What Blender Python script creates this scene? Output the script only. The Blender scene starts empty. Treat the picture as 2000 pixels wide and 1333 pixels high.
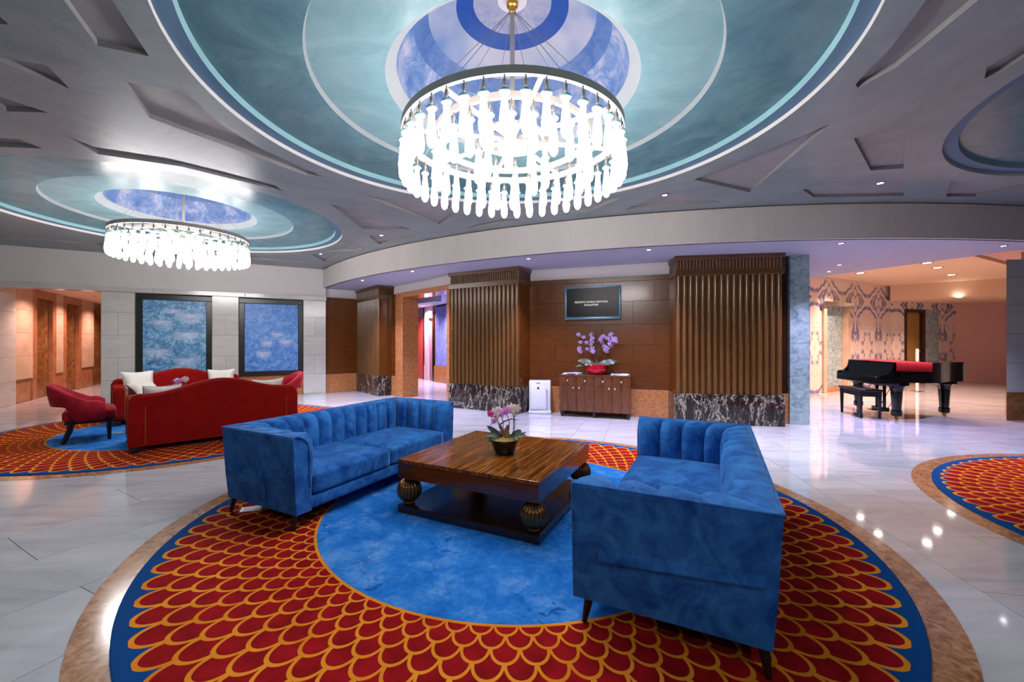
import bpy, bmesh, math, random
from mathutils import Vector, Matrix
PI = math.pi
random.seed(7)
S = bpy.context.scene
COL = S.collection

# ---------------------------------------------------------------- camera, world, exposure
cam = bpy.data.cameras.new('camera')
camo = bpy.data.objects.new('camera', cam)
COL.objects.link(camo)
camo.location = (0, 0, 1.35)
camo.rotation_euler = (PI / 2, 0, 0)
cam.sensor_width = 36.0
cam.lens = 818.0 / 2000.0 * 36.0
cam.shift_x = 0.008
cam.shift_y = 0.00125
cam.clip_start = 0.02
S.camera = camo
S.view_settings.view_transform = 'Standard'
S.view_settings.look = 'None'
S.view_settings.exposure = 1.5
S.view_settings.gamma = 1.0
S.view_settings.use_curve_mapping = False
S.cycles.use_denoising = True
W = bpy.data.worlds.new('world')
S.world = W
W.use_nodes = True
W.node_tree.nodes['Background'].inputs[0].default_value = (0.55, 0.62, 0.8, 1)
W.node_tree.nodes['Background'].inputs[1].default_value = 0.05
PENDANT_STRENGTH = 11.0
SPOT_W = 120.0
LAV = (0.68, 0.61, 1.0)
WARM = (1.0, 0.60, 0.46)

def lamp(name, kind, loc, energy, color, parent=None, rot=(0, 0, 0), **kw):
    d = bpy.data.lights.new(name, kind)
    d.energy = energy
    d.color = color
    for k, v in kw.items():
        setattr(d, k, v)
    o = bpy.data.objects.new(name, d)
    COL.objects.link(o)
    o.location = loc
    o.rotation_euler = rot
    o.parent = parent
    return o

# added unseen spots brightening the foreground, standing in for lobby lights out of view
lamp('fill_spot', 'SPOT', (-1.6, -0.9, 3.2), 34, (0.92, 0.92, 1.0), None, (0.35, 0, 0), spot_size=2.2, spot_blend=0.9, shadow_soft_size=0.05)
lamp('fill_spot', 'SPOT', (1.7, -0.9, 3.2), 34, (0.92, 0.92, 1.0), None, (0.35, 0, 0), spot_size=2.2, spot_blend=0.9, shadow_soft_size=0.05)
lamp('fill_spot', 'SPOT', (-6.5, 2.0, 3.2), 45, (0.92, 0.92, 1.0), None, (0.2, 0, 0.3), spot_size=2.2, spot_blend=0.9, shadow_soft_size=0.05)

# ---------------------------------------------------------------- object helpers
def obj(name, bm, mat, parent=None, smooth=False, loc=None, rz=0.0, recalc=True):
    me = bpy.data.meshes.new(name)
    if recalc:
        bmesh.ops.recalc_face_normals(bm, faces=bm.faces)
    bm.to_mesh(me)
    bm.free()
    return mobj(name, me, mat, parent, smooth, loc, rz)

def mobj(name, me, mat, parent=None, smooth=False, loc=None, rz=0.0):
    if mat is not None and not me.materials:
        for m in (mat if isinstance(mat, (list, tuple)) else [mat]):
            me.materials.append(m)
    if smooth:
        for p in me.polygons:
            p.use_smooth = True
        if smooth != 'all':
            try:
                me.set_sharp_from_angle(angle=math.radians(40))
            except Exception:
                pass
    o = bpy.data.objects.new(name, me)
    COL.objects.link(o)
    if parent is not None:
        o.parent = parent
    if loc is not None:
        o.location = loc
    if rz:
        o.rotation_euler = (0, 0, rz)
    return o

def thing(name, label, cat, loc=(0, 0, 0), rz=0.0, group=None):
    o = bpy.data.objects.new(name, None)
    COL.objects.link(o)
    o.empty_display_size = 0.1
    o.location = loc
    o.rotation_euler = (0, 0, rz)
    o['label'] = label
    o['category'] = cat
    if group:
        o['group'] = group
    return o

def tag(o, label, cat, group=None):
    o['label'] = label
    o['category'] = cat
    if group:
        o['group'] = group
    return o

def struct(name, label, cat, loc=(0, 0, 0), rz=0.0):
    o = thing(name, label, cat, loc, rz)
    o['kind'] = 'structure'
    return o

def dup(root, loc, rz, label, group=None):
    r = root.copy()
    COL.objects.link(r)
    r.location = loc
    r.rotation_euler = (0, 0, rz)
    r['label'] = label
    if group:
        r['group'] = group
    for ch in list(root.children):
        c = ch.copy()
        COL.objects.link(c)
        c.parent = r
        for g in list(ch.children):
            d = g.copy()
            COL.objects.link(d)
            d.parent = c
    return r

# ---------------------------------------------------------------- shape helpers
def BM():
    return bmesh.new()

def box(bm, x0, x1, y0, y1, z0, z1, bev=0.0, seg=1, M=None):
    vs = [bm.verts.new(p) for p in ((x0, y0, z0), (x1, y0, z0), (x1, y1, z0), (x0, y1, z0),
                                    (x0, y0, z1), (x1, y0, z1), (x1, y1, z1), (x0, y1, z1))]
    fs = [bm.faces.new([vs[i] for i in f]) for f in ((0, 3, 2, 1), (4, 5, 6, 7), (0, 1, 5, 4), (1, 2, 6, 5), (2, 3, 7, 6), (3, 0, 4, 7))]
    if bev > 0:
        es = list({e for f in fs for e in f.edges})
        r = bmesh.ops.bevel(bm, geom=es, offset=bev, segments=seg, affect='EDGES', profile=0.5)
        vs = list({v for f in r['faces'] for v in f.verts} | {v for v in vs if v.is_valid})
    if M is not None:
        bmesh.ops.transform(bm, matrix=M, verts=[v for v in vs if v.is_valid])
    return bm

def prism(bm, poly, z0, z1, bev=0.0):
    n = len(poly)
    a = [bm.verts.new((x, y, z0)) for x, y in poly]
    b = [bm.verts.new((x, y, z1)) for x, y in poly]
    fs = [bm.faces.new(a[::-1]), bm.faces.new(b)]
    for i in range(n):
        j = (i + 1) % n
        fs.append(bm.faces.new((a[i], a[j], b[j], b[i])))
    if bev > 0:
        es = list(set(fs[0].edges) | set(fs[1].edges))
        bmesh.ops.bevel(bm, geom=es, offset=bev, segments=2, affect='EDGES', profile=0.5)
    return bm

def lathe(bm, prof, n=24, cx=0, cy=0, mod=None, a0=0.0, a1=2 * PI):
    full = abs(a1 - a0 - 2 * PI) < 1e-6
    k = n if full else n + 1
    rings = []
    for r, z in prof:
        if r < 1e-6:
            rings.append([bm.verts.new((cx, cy, z))])
        else:
            ring = []
            for i in range(k):
                a = a0 + (a1 - a0) * i / n
                rr = r * (mod(a, z) if mod else 1.0)
                ring.append(bm.verts.new((cx + rr * math.cos(a), cy + rr * math.sin(a), z)))
            rings.append(ring)
    for A, B in zip(rings, rings[1:]):
        if len(A) == 1 and len(B) == 1:
            continue
        for i in range(n):
            j = (i + 1) % n if full else i + 1
            if len(A) == 1:
                bm.faces.new((A[0], B[j], B[i]))
            elif len(B) == 1:
                bm.faces.new((A[i], A[j], B[0]))
            else:
                bm.faces.new((A[i], A[j], B[j], B[i]))
    return bm

def tube(bm, pts, r, n=8, cap=True):
    pts = [Vector(p) for p in pts]
    m = len(pts)
    rad = r if isinstance(r, (list, tuple)) else [r] * m
    rings = []
    up = None
    for i, p in enumerate(pts):
        d = (pts[min(i + 1, m - 1)] - pts[max(i - 1, 0)]).normalized()
        if up is None:
            up = Vector((0, 0, 1)) if abs(d.z) < 0.9 else Vector((1, 0, 0))
        s = d.cross(up)
        s = s.normalized() if s.length > 1e-6 else d.orthogonal().normalized()
        u = s.cross(d).normalized()
        up = u
        rings.append([bm.verts.new(p + rad[i] * (math.cos(2 * PI * k / n) * s + math.sin(2 * PI * k / n) * u)) for k in range(n)])
    for A, B in zip(rings, rings[1:]):
        for k in range(n):
            bm.faces.new((A[k], A[(k + 1) % n], B[(k + 1) % n], B[k]))
    if cap:
        bm.faces.new(rings[0][::-1])
        bm.faces.new(rings[-1])
    return bm

def cushion(bm, sx, sy, sz, r, crown=0.0, pillow=False, M=None, n=10):
    """rounded block of half sizes sx, sy, sz; crown raises the middle; pillow thins the rim"""
    tmp = bmesh.new()
    bmesh.ops.create_cube(tmp, size=2.0)
    bmesh.ops.subdivide_edges(tmp, edges=tmp.edges[:], cuts=n - 1, use_grid_fill=True)
    for v in tmp.verts:
        u, w, t = v.co
        if pillow:
            k = (1 - abs(u) ** 3.2) * (1 - abs(w) ** 3.2)
            pin = 1 - 0.07 * (1 - (u * u) * (w * w)) + 0.05 * (u * u * w * w)
            v.co = Vector((u * sx * pin, w * sy * pin, t * (0.012 + sz * max(k, 0) ** 0.55)))
            continue
        p = Vector((u * sx, w * sy, t * sz))
        c = Vector((max(-sx + r, min(sx - r, p.x)), max(-sy + r, min(sy - r, p.y)), max(-sz + r, min(sz - r, p.z))))
        d = p - c
        if d.length > 1e-9:
            m = max(abs(d.x), abs(d.y), abs(d.z))
            p = c + d.normalized() * (m if m < r else r)
        if t > 0:
            p.z += crown * (1 - u ** 4) * (1 - w ** 4) * t
        v.co = p
    if M is not None:
        bmesh.ops.transform(tmp, matrix=M, verts=tmp.verts)
    me = bpy.data.meshes.new('tmp')
    tmp.to_mesh(me)
    tmp.free()
    bm.from_mesh(me)
    bpy.data.meshes.remove(me)
    return bm

def Rz(a):
    return Matrix.Rotation(a, 4, 'Z')

def T(x, y, z):
    return Matrix.Translation((x, y, z))

# ---------------------------------------------------------------- materials
def srgb(r, g, b):
    f = lambda c: (c / 255 / 12.92) if c / 255 <= 0.04045 else ((c / 255 + 0.055) / 1.055) ** 2.4
    return (f(r), f(g), f(b), 1)

class NT:
    def __init__(s, name, rough=0.5, **kw):
        s.m = bpy.data.materials.new(name)
        s.m.use_nodes = True
        s.t = s.m.node_tree
        s.b = s.t.nodes['Principled BSDF']
        s.b.inputs['Roughness'].default_value = rough
        for k, v in kw.items():
            s.b.inputs[k].default_value = v
        s._tc = None
    def n(s, typ, **kw):
        nd = s.t.nodes.new(typ)
        for k, v in kw.items():
            setattr(nd, k, v)
        return nd
    def put(s, sock, v):
        if isinstance(v, bpy.types.NodeSocket):
            s.t.links.new(v, sock)
        elif v is not None:
            sock.default_value = v
    def obj(s):
        if s._tc is None:
            s._tc = s.n('ShaderNodeTexCoord')
        return s._tc.outputs['Object']
    def math(s, op, a, b=None, c=None):
        nd = s.n('ShaderNodeMath', operation=op)
        s.put(nd.inputs[0], a)
        if b is not None:
            s.put(nd.inputs[1], b)
        if c is not None:
            s.put(nd.inputs[2], c)
        return nd.outputs[0]
    def mapping(s, vec, scale=(1, 1, 1), rot=(0, 0, 0), loc=(0, 0, 0)):
        nd = s.n('ShaderNodeMapping')
        s.put(nd.inputs['Vector'], vec)
        nd.inputs['Scale'].default_value = scale
        nd.inputs['Rotation'].default_value = rot
        nd.inputs['Location'].default_value = loc
        return nd.outputs[0]
    def noise(s, vec, scale, detail=4, rough=0.55, dist=0.0):
        nd = s.n('ShaderNodeTexNoise')
        s.put(nd.inputs['Vector'], vec)
        nd.inputs['Scale'].default_value = scale
        nd.inputs['Detail'].default_value = detail
        nd.inputs['Roughness'].default_value = rough
        nd.inputs['Distortion'].default_value = dist
        return nd.outputs[0]
    def ramp(s, fac, stops, interp='LINEAR'):
        nd = s.n('ShaderNodeValToRGB')
        cr = nd.color_ramp
        cr.interpolation = interp
        while len(cr.elements) < len(stops):
            cr.elements.new(0.5)
        for e, (p, c) in zip(cr.elements, stops):
            e.position = p
            e.color = c
        s.put(nd.inputs[0], fac)
        return nd.outputs[0]
    def mix(s, fac, a, b, blend='MIX'):
        nd = s.n('ShaderNodeMix', data_type='RGBA', blend_type=blend)
        s.put(nd.inputs[0], fac)
        s.put(nd.inputs[6], a)
        s.put(nd.inputs[7], b)
        return nd.outputs[2]
    def sep(s, vec):
        nd = s.n('ShaderNodeSeparateXYZ')
        s.put(nd.inputs[0], vec)
        return nd.outputs
    def comb(s, x, y, z):
        nd = s.n('ShaderNodeCombineXYZ')
        for i, v in enumerate((x, y, z)):
            s.put(nd.inputs[i], v)
        return nd.outputs[0]
    def bump(s, h, strength=0.2, dist=0.01):
        nd = s.n('ShaderNodeBump')
        nd.inputs['Strength'].default_value = strength
        nd.inputs['Distance'].default_value = dist
        s.put(nd.inputs['Height'], h)
        s.t.links.new(nd.outputs[0], s.b.inputs['Normal'])
    def color(s, v):
        s.put(s.b.inputs['Base Color'], v)
        return s
    def rnd(s):
        return s.n('ShaderNodeObjectInfo').outputs['Random']

def plain(name, c, rough=0.5, **kw):
    t = NT(name, rough, **kw)
    t.color(c)
    return t.m

def wood(name, dark, light, scale=(1, 1, 14), rough=0.3, var=0.25, coat=0.0, lo=0.3, hi=0.72):
    t = NT(name, rough)
    r = t.rnd()
    off = t.comb(t.math('MULTIPLY', r, 7.0), t.math('MULTIPLY', r, 3.0), t.math('MULTIPLY', r, 11.0))
    add = t.n('ShaderNodeVectorMath', operation='ADD')
    t.put(add.inputs[0], t.obj())
    t.put(add.inputs[1], off)
    v = t.mapping(add.outputs[0], scale)
    g = t.noise(v, 6.0, 6, 0.6, 0.4)
    g2 = t.noise(v, 26.0, 3, 0.6, 0.2)
    f = t.math('ADD', t.math('MULTIPLY', g, 0.7), t.math('MULTIPLY', g2, 0.3))
    c = t.ramp(f, [(lo, dark), (hi, light)])
    val = t.math('ADD', 1.0 - var / 2, t.math('MULTIPLY', r, var))
    hsv = t.n('ShaderNodeHueSaturation')
    t.put(hsv.inputs['Value'], val)
    t.put(hsv.inputs['Color'], c)
    t.color(hsv.outputs[0])
    t.b.inputs['Coat Weight'].default_value = coat
    t.b.inputs['Coat Roughness'].default_value = 0.1
    return t.m

def stone(name, stops, scale=4.0, rough=0.12, stretch=(1, 1, 1), dist=0.6, detail=8, var=0.0):
    t = NT(name, rough)
    r = t.rnd()
    add = t.n('ShaderNodeVectorMath', operation='ADD')
    t.put(add.inputs[0], t.obj())
    t.put(add.inputs[1], t.comb(t.math('MULTIPLY', r, 17.0), t.math('MULTIPLY', r, 9.0), t.math('MULTIPLY', r, 23.0)))
    f = t.noise(t.mapping(add.outputs[0], stretch), scale, detail, 0.6, dist)
    c = t.ramp(f, stops)
    if var:
        hsv = t.n('ShaderNodeHueSaturation')
        t.put(hsv.inputs['Value'], t.math('ADD', 1 - var / 2, t.math('MULTIPLY', r, var)))
        t.put(hsv.inputs['Color'], c)
        c = hsv.outputs[0]
    t.color(c)
    return t.m

def veined(name, base, base2, vein, scale=2.2, width=0.05, rough=0.1, stretch=(1, 1, 1), dist=1.2):
    t = NT(name, rough)
    r = t.rnd()
    add = t.n('ShaderNodeVectorMath', operation='ADD')
    t.put(add.inputs[0], t.obj())
    t.put(add.inputs[1], t.comb(t.math('MULTIPLY', r, 17.0), t.math('MULTIPLY', r, 9.0), t.math('MULTIPLY', r, 23.0)))
    v = t.mapping(add.outputs[0], stretch)
    n1 = t.noise(v, scale, 9, 0.68, dist)
    n2 = t.noise(v, scale * 2.3, 8, 0.68, dist)
    a = t.math('ABSOLUTE', t.math('SUBTRACT', n1, 0.5))
    b = t.math('ABSOLUTE', t.math('SUBTRACT', n2, 0.5))
    m1 = t.ramp(a, [(0.0, (1, 1, 1, 1)), (width, (0, 0, 0, 1))])
    m2 = t.ramp(b, [(0.0, (0.6, 0.6, 0.6, 1)), (width * 0.6, (0, 0, 0, 1))])
    msk = t.mix(1.0, m1, m2, 'LIGHTEN')
    bc = t.mix(t.noise(v, scale * 3, 5), base, base2)
    t.color(t.mix(msk, bc, vein))
    return t.m

def velvet(name, dark, light, rough=0.85, sheen=0.5, tint=(1, 1, 1, 1), scale=5.0):
    t = NT(name, rough)
    f = t.noise(t.obj(), scale, 5, 0.65, 0.8)
    t.color(t.ramp(f, [(0.3, dark), (0.72, light)]))
    t.b.inputs['Sheen Weight'].default_value = sheen
    t.b.inputs['Sheen Roughness'].default_value = 0.35
    t.b.inputs['Sheen Tint'].default_value = tint
    t.b.inputs['Specular IOR Level'].default_value = 0.15
    t.bump(t.noise(t.obj(), 220.0, 2), 0.12, 0.002)
    return t.m

def emit(name, c, strength):
    m = bpy.data.materials.new(name)
    m.use_nodes = True
    nt = m.node_tree
    nt.nodes.remove(nt.nodes['Principled BSDF'])
    e = nt.nodes.new('ShaderNodeEmission')
    e.inputs[0].default_value = c
    e.inputs[1].default_value = strength
    nt.links.new(e.outputs[0], nt.nodes['Material Output'].inputs[0])
    return m

def plaster(name, a, b, rough=0.45, scale=2.0, bump=0.15, stretch=(1, 1, 1), spec=0.2):
    t = NT(name, rough)
    t.b.inputs['Specular IOR Level'].default_value = spec
    v = t.mapping(t.obj(), stretch)
    f = t.noise(v, scale, 7, 0.65, 1.5)
    t.color(t.ramp(f, [(0.3, a), (0.7, b)]))
    t.bump(t.noise(v, scale * 6, 5, 0.6, 1.0), bump, 0.01)
    return t.m

def petal(name, c):
    t = NT(name, 0.6)
    t.color(c)
    tr = t.n('ShaderNodeBsdfTranslucent')
    tr.inputs[0].default_value = c
    mx = t.n('ShaderNodeMixShader')
    mx.inputs[0].default_value = 0.5
    t.t.links.new(t.b.outputs[0], mx.inputs[1])
    t.t.links.new(tr.outputs[0], mx.inputs[2])
    t.t.links.new(mx.outputs[0], t.t.nodes['Material Output'].inputs[0])
    return t.m
M = {}
M['ceiling'] = plaster('ceiling_plaster', srgb(118, 132, 136), srgb(142, 153, 155), 0.36, 1.2, 0.25)
M['recess'] = plaster('recess_plaster', srgb(136, 138, 138), srgb(154, 155, 154), 0.5, 1.2, 0.1)
M['dome_teal'] = plaster('teal_stucco', srgb(68, 106, 120), srgb(100, 138, 146), 0.27, 1.6, 0.25)
M['dome_inner'] = plaster('pale_teal_stucco', srgb(98, 136, 144), srgb(126, 158, 164), 0.25, 1.6, 0.25)
M['dome_ledge'] = plaster('blue_stucco', srgb(78, 110, 138), srgb(92, 126, 150), 0.5, 1.6, 0.05)
M['riser_cyan'] = plaster('pale_cyan_paint', srgb(136, 180, 186), srgb(146, 190, 194), 0.5, 1.5, 0.05)
M['riser'] = plaster('riser_paint', srgb(132, 138, 142), srgb(142, 147, 150), 0.6, 1.0, 0.03)
M['white_paint'] = plaster('white_paint', srgb(216, 213, 209), srgb(222, 219, 215), 0.5, 1.0, 0.03)
M['fascia'] = plaster('fascia_paint', srgb(208, 203, 197), srgb(216, 211, 205), 0.6, 3.0, 0.05, (1, 1, 0.15))
M['soffit'] = plaster('soffit_bounce_tint', srgb(176, 180, 200), srgb(182, 186, 206), 0.6, 1.0, 0.02)  # white soffit, with lavender light bounced off the floor tinted into its colour
M['warm_paint'] = plain('warm_ceiling_paint', srgb(222, 190, 160), 0.6)
M['stone_tile'] = stone('limestone_tile', [(0.25, srgb(186, 184, 178)), (0.75, srgb(204, 202, 196))], 3.0, 0.16, (1, 1, 3), 0.5, 6, 0.06)
M['stone_grey'] = stone('grey_stone_tile', [(0.25, srgb(156, 164, 162)), (0.75, srgb(176, 182, 178))], 3.0, 0.25, (1, 1, 3), 0.5, 6, 0.06)
M['stone_beige'] = stone('beige_stone', [(0.25, srgb(190, 164, 140)), (0.75, srgb(214, 188, 166))], 2.0, 0.2, (1, 1, 2), 0.4, 6, 0.06)
M['stone_brown'] = stone('brown_marble', [(0.25, srgb(96, 62, 32)), (0.5, srgb(126, 86, 48)), (0.8, srgb(160, 118, 80))], 3.0, 0.15, (1, 1, 1.6), 1.4)
M['stone_tan'] = stone('tan_marble', [(0.25, srgb(150, 98, 66)), (0.8, srgb(188, 132, 96))], 4.0, 0.15, (1, 1, 1), 1.0)
M['granite'] = stone('orange_granite', [(0.3, srgb(150, 92, 50)), (0.6, srgb(190, 128, 80)), (0.75, srgb(204, 146, 102))], 14.0, 0.12, (1, 1, 2.5), 0.8, 8, 0.1)
M['ring_stone'] = stone('ring_stone', [(0.32, srgb(122, 82, 50)), (0.52, srgb(170, 120, 82)), (0.7, srgb(196, 150, 112))], 22.0, 0.13, (1, 1, 1), 0.9, 8)
M['green_stone'] = stone('green_marble', [(0.28, srgb(98, 124, 132)), (0.5, srgb(148, 172, 176)), (0.72, srgb(182, 198, 198))], 5.0, 0.15, (1, 1, 1.6), 1.4, 9)
M['portoro'] = veined('black_veined_marble', srgb(16, 15, 16), srgb(50, 42, 38), srgb(206, 196, 180), 1.5, 0.011, 0.08, (2.0, 2.0, 0.8), 0.6)
M['floor'] = None
M['wood_panel'] = wood('wood_veneer', srgb(64, 31, 6), srgb(120, 66, 18), (1.2, 1.2, 18), 0.26, 0.10, 0.2)
M['wood_flute'] = wood('fluted_wood', srgb(66, 42, 18), srgb(126, 86, 42), (18, 18, 0.8), 0.3, 0.25, 0.35)
M['wood_cap'] = wood('cap_wood', srgb(66, 38, 14), srgb(110, 70, 32), (1.2, 12, 16), 0.3, 0.1, 0.3)
M['wood_table'] = wood('table_wood', srgb(66, 30, 10), srgb(168, 100, 36), (7, 0.35, 6), 0.12, 0.0, 0.3, 0.40, 0.62)
M['wood_apron'] = wood('apron_wood', srgb(54, 24, 10), srgb(104, 56, 24), (0.6, 0.6, 16), 0.14, 0.0, 0.4)
M['wood_dark'] = wood('dark_wood', srgb(28, 14, 8), srgb(58, 32, 16), (1, 12, 12), 0.2, 0.0, 0.4)
M['wood_cabinet'] = wood('cabinet_wood', srgb(66, 36, 20), srgb(124, 76, 46), (16, 6, 0.9), 0.25, 0.15, 0.3)
M['blue_velvet'] = velvet('blue_velvet', srgb(8, 56, 130), srgb(54, 126, 198), 0.8, 0.55, srgb(140, 200, 255), 7.0)
M['red_fabric'] = velvet('red_fabric', srgb(120, 6, 5), srgb(142, 11, 8), 0.9, 0.08, srgb(255, 100, 80), 6)
M['rose_velvet'] = velvet('rose_velvet', srgb(120, 8, 20), srgb(172, 30, 48), 0.75, 0.6, srgb(255, 150, 160), 5)
M['linen'] = velvet('white_linen', srgb(206, 200, 192), srgb(222, 216, 208), 0.9, 0.2, (1, 1, 1, 1), 8)
M['black_wood'] = plain('black_wood', srgb(12, 10, 10), 0.4)
M['black_gloss'] = plain('black_lacquer', srgb(10, 9, 10), 0.06)
M['black_satin'] = plain('black_satin', srgb(18, 20, 26), 0.3)
M['brass'] = plain('brass', srgb(196, 150, 70), 0.25, Metallic=1.0)
M['gold_nail'] = plain('gold_nailhead', srgb(214, 150, 70), 0.35, Metallic=0.7)
M['nickel'] = plain('brushed_nickel', srgb(172, 162, 154), 0.45, Metallic=0.15)
M['dark_nickel'] = plain('dark_nickel', srgb(120, 116, 110), 0.4, Metallic=0.25)
M['steel'] = plain('steel', srgb(210, 210, 210), 0.2, Metallic=1.0)
M['white_plastic'] = plain('white_plastic', srgb(226, 230, 240), 0.3)
M['grey_plastic'] = plain('grey_plastic', srgb(150, 156, 166), 0.4)
M['dark_plastic'] = plain('dark_plastic', srgb(30, 32, 36), 0.3)
M['pendant'] = emit('glowing_glass', (1.0, 0.955, 0.95, 1), PENDANT_STRENGTH)
M['glass_collar'] = plain('frosted_glass', srgb(120, 158, 158), 0.15)
M['lens'] = emit('lamp_lens', (0.95, 0.93, 1.0, 1), 10.0)
M['lens_warm'] = emit('warm_lamp_lens', (1.0, 0.9, 0.8, 1), 12.0)
M['lens_dim'] = emit('dim_lamp_lens', (1.0, 0.8, 0.7, 1), 1.5)
M['tv_frame'] = plain('silver_blue_plastic', srgb(96, 136, 156), 0.3, Metallic=0.3)
M['tv_screen'] = plain('screen_glass', srgb(12, 13, 15), 0.28, **{'Specular IOR Level': 0.2})
M['tv_text'] = emit('screen_text', (1, 1, 1, 1), 0.35)
M['leaf'] = stone('orchid_leaf', [(0.3, srgb(46, 66, 44)), (0.7, srgb(96, 112, 90))], 12, 0.35)
M['stem'] = plain('orchid_stem', srgb(74, 66, 48), 0.6)
M['bark'] = stone('driftwood', [(0.3, srgb(88, 62, 30)), (0.7, srgb(170, 130, 74))], 18, 0.8, (1, 1, 0.3))
M['moss'] = stone('moss', [(0.3, srgb(104, 96, 40)), (0.55, srgb(176, 140, 80)), (0.75, srgb(206, 176, 110))], 60, 0.95)
M['petal_lilac'] = petal('lilac_petal', srgb(212, 190, 242))
M['petal_lip'] = plain('purple_lip', srgb(110, 48, 160), 0.6)
M['petal_pink'] = petal('pink_petal', srgb(240, 178, 240))
M['petal_magenta'] = petal('magenta_petal', srgb(240, 60, 170))
M['petal_cream'] = petal('cream_petal', srgb(244, 240, 222))
M['petal_peach'] = petal('peach_petal', srgb(244, 220, 208))
M['bowl_black'] = plain('black_ceramic', srgb(14, 14, 16), 0.18)
M['bowl_red'] = plain('red_ceramic', srgb(176, 14, 36), 0.08)
M['bronze'] = plain('dark_bronze', srgb(128, 88, 52), 0.24, Metallic=0.85)
M['frame_black'] = plain('black_frame', srgb(30, 32, 34), 0.3)
M['red_cloth'] = plain('red_cloth', srgb(184, 5, 8), 0.8)
M['paper'] = plain('paper', srgb(226, 228, 236), 0.5)
M['paper_blue'] = plain('printed_cover', srgb(120, 150, 200), 0.4)
M['wall_rose'] = plain('rose_wallpaper', srgb(212, 168, 160), 0.7)
M['hall_red'] = wood('red_door_wood', srgb(166, 60, 50), srgb(206, 84, 74), (10, 10, 0.8), 0.4, 0.1)
M['hall_pink'] = plain('pink_stone', srgb(214, 184, 190), 0.3)
M['hall_mauve'] = plain('mauve_door', srgb(150, 112, 132), 0.35)
M['curtain'] = velvet('blue_curtain', srgb(96, 104, 170), srgb(128, 136, 196), 0.8, 0.3)
M['door_tan'] = plain('tan_door', srgb(158, 122, 62), 0.5)
M['grout'] = plain('dark_grout', srgb(66, 64, 64), 0.7)

def floor_mat():
    t = NT('polished_marble', 0.06)
    r = t.rnd()
    geo = t.n('ShaderNodeNewGeometry').outputs['Position']
    sp = t.sep(geo)
    add = t.n('ShaderNodeVectorMath', operation='ADD')
    t.put(add.inputs[0], geo)
    t.put(add.inputs[1], t.comb(t.math('MULTIPLY', r, 31.0), t.math('MULTIPLY', r, 13.0), 0.0))
    v = t.mapping(add.outputs[0], (0.45, 2.6, 1), (0, 0, 0.5))
    f = t.noise(v, 1.6, 7, 0.6, 1.0)
    c = t.ramp(f, [(0.28, srgb(166, 169, 176)), (0.5, srgb(187, 188, 193)), (0.72, srgb(200, 200, 203))])
    hsv = t.n('ShaderNodeHueSaturation')
    t.put(hsv.inputs['Value'], t.math('ADD', 0.98, t.math('MULTIPLY', r, 0.03)))
    t.put(hsv.inputs['Color'], c)
    t.color(hsv.outputs[0])
    t.b.inputs['Specular IOR Level'].default_value = 0.7
    return t.m
M['floor'] = floor_mat()

R1, R2, R3 = 1.473, 2.422, 2.566
NROW, NSC = 9, 80
KROW = (2.36 / R1) ** (1.0 / NROW)
def carpet_mat():
    t = NT('scale_carpet', 0.95)
    x, y, z = t.sep(t.obj())
    r = t.math('SQRT', t.math('ADD', t.math('MULTIPLY', x, x), t.math('MULTIPLY', y, y)))
    th = t.math('ARCTAN2', y, x)
    u = t.math('MULTIPLY', t.math('ADD', th, PI), NSC / (2 * PI))
    v = t.math('DIVIDE', t.math('LOGARITHM', t.math('DIVIDE', r, R1), math.e), math.log(KROW))
    j = t.math('FLOOR', v)
    fv = t.math('SUBTRACT', v, j)
    par = t.math('MULTIPLY', t.math('MODULO', t.math('ADD', j, 20.0), 2.0), 0.5)
    fu = t.math('FRACT', t.math('ADD', u, par))
    du = t.math('ABSOLUTE', t.math('SUBTRACT', t.math('MULTIPLY', fu, 2.0), 1.0))
    g = t.math('SQRT', t.math('ADD', t.math('MULTIPLY', du, du), t.math('MULTIPLY', fv, fv)))
    inside = t.math('LESS_THAN', g, 1.0)
    # the band of the arc, and the thin spike between two neighbouring arcs
    band = t.math('MULTIPLY', t.math('GREATER_THAN', g, 0.835), t.math('LESS_THAN', g, 1.03))
    hue = t.noise(t.obj(), 3.0, 3)
    red = t.ramp(t.noise(t.obj(), 7.0, 4, 0.6), [(0.3, srgb(118, 8, 12)), (0.7, srgb(158, 16, 24))])
    gold = t.ramp(hue, [(0.3, srgb(204, 120, 22)), (0.7, srgb(226, 146, 40))])
    blue = srgb(10, 66, 128)
    last = t.math('GREATER_THAN', v, float(NROW - 1))
    outb = t.math('MULTIPLY', last, t.math('SUBTRACT', 1.0, inside))
    c = t.mix(outb, red, blue)
    c = t.mix(t.math('MULTIPLY', band, t.math('LESS_THAN', v, float(NROW))), c, gold)
    c = t.mix(t.math('GREATER_THAN', v, float(NROW)), c, blue)
    c = t.mix(t.math('LESS_THAN', r, R1 + 0.018), c, gold)
    t.color(c)
    t.b.inputs['Specular IOR Level'].default_value = 0.1
    t.bump(t.noise(t.obj(), 260.0, 2), 0.3, 0.004)
    return t.m
M['carpet'] = carpet_mat()

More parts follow.
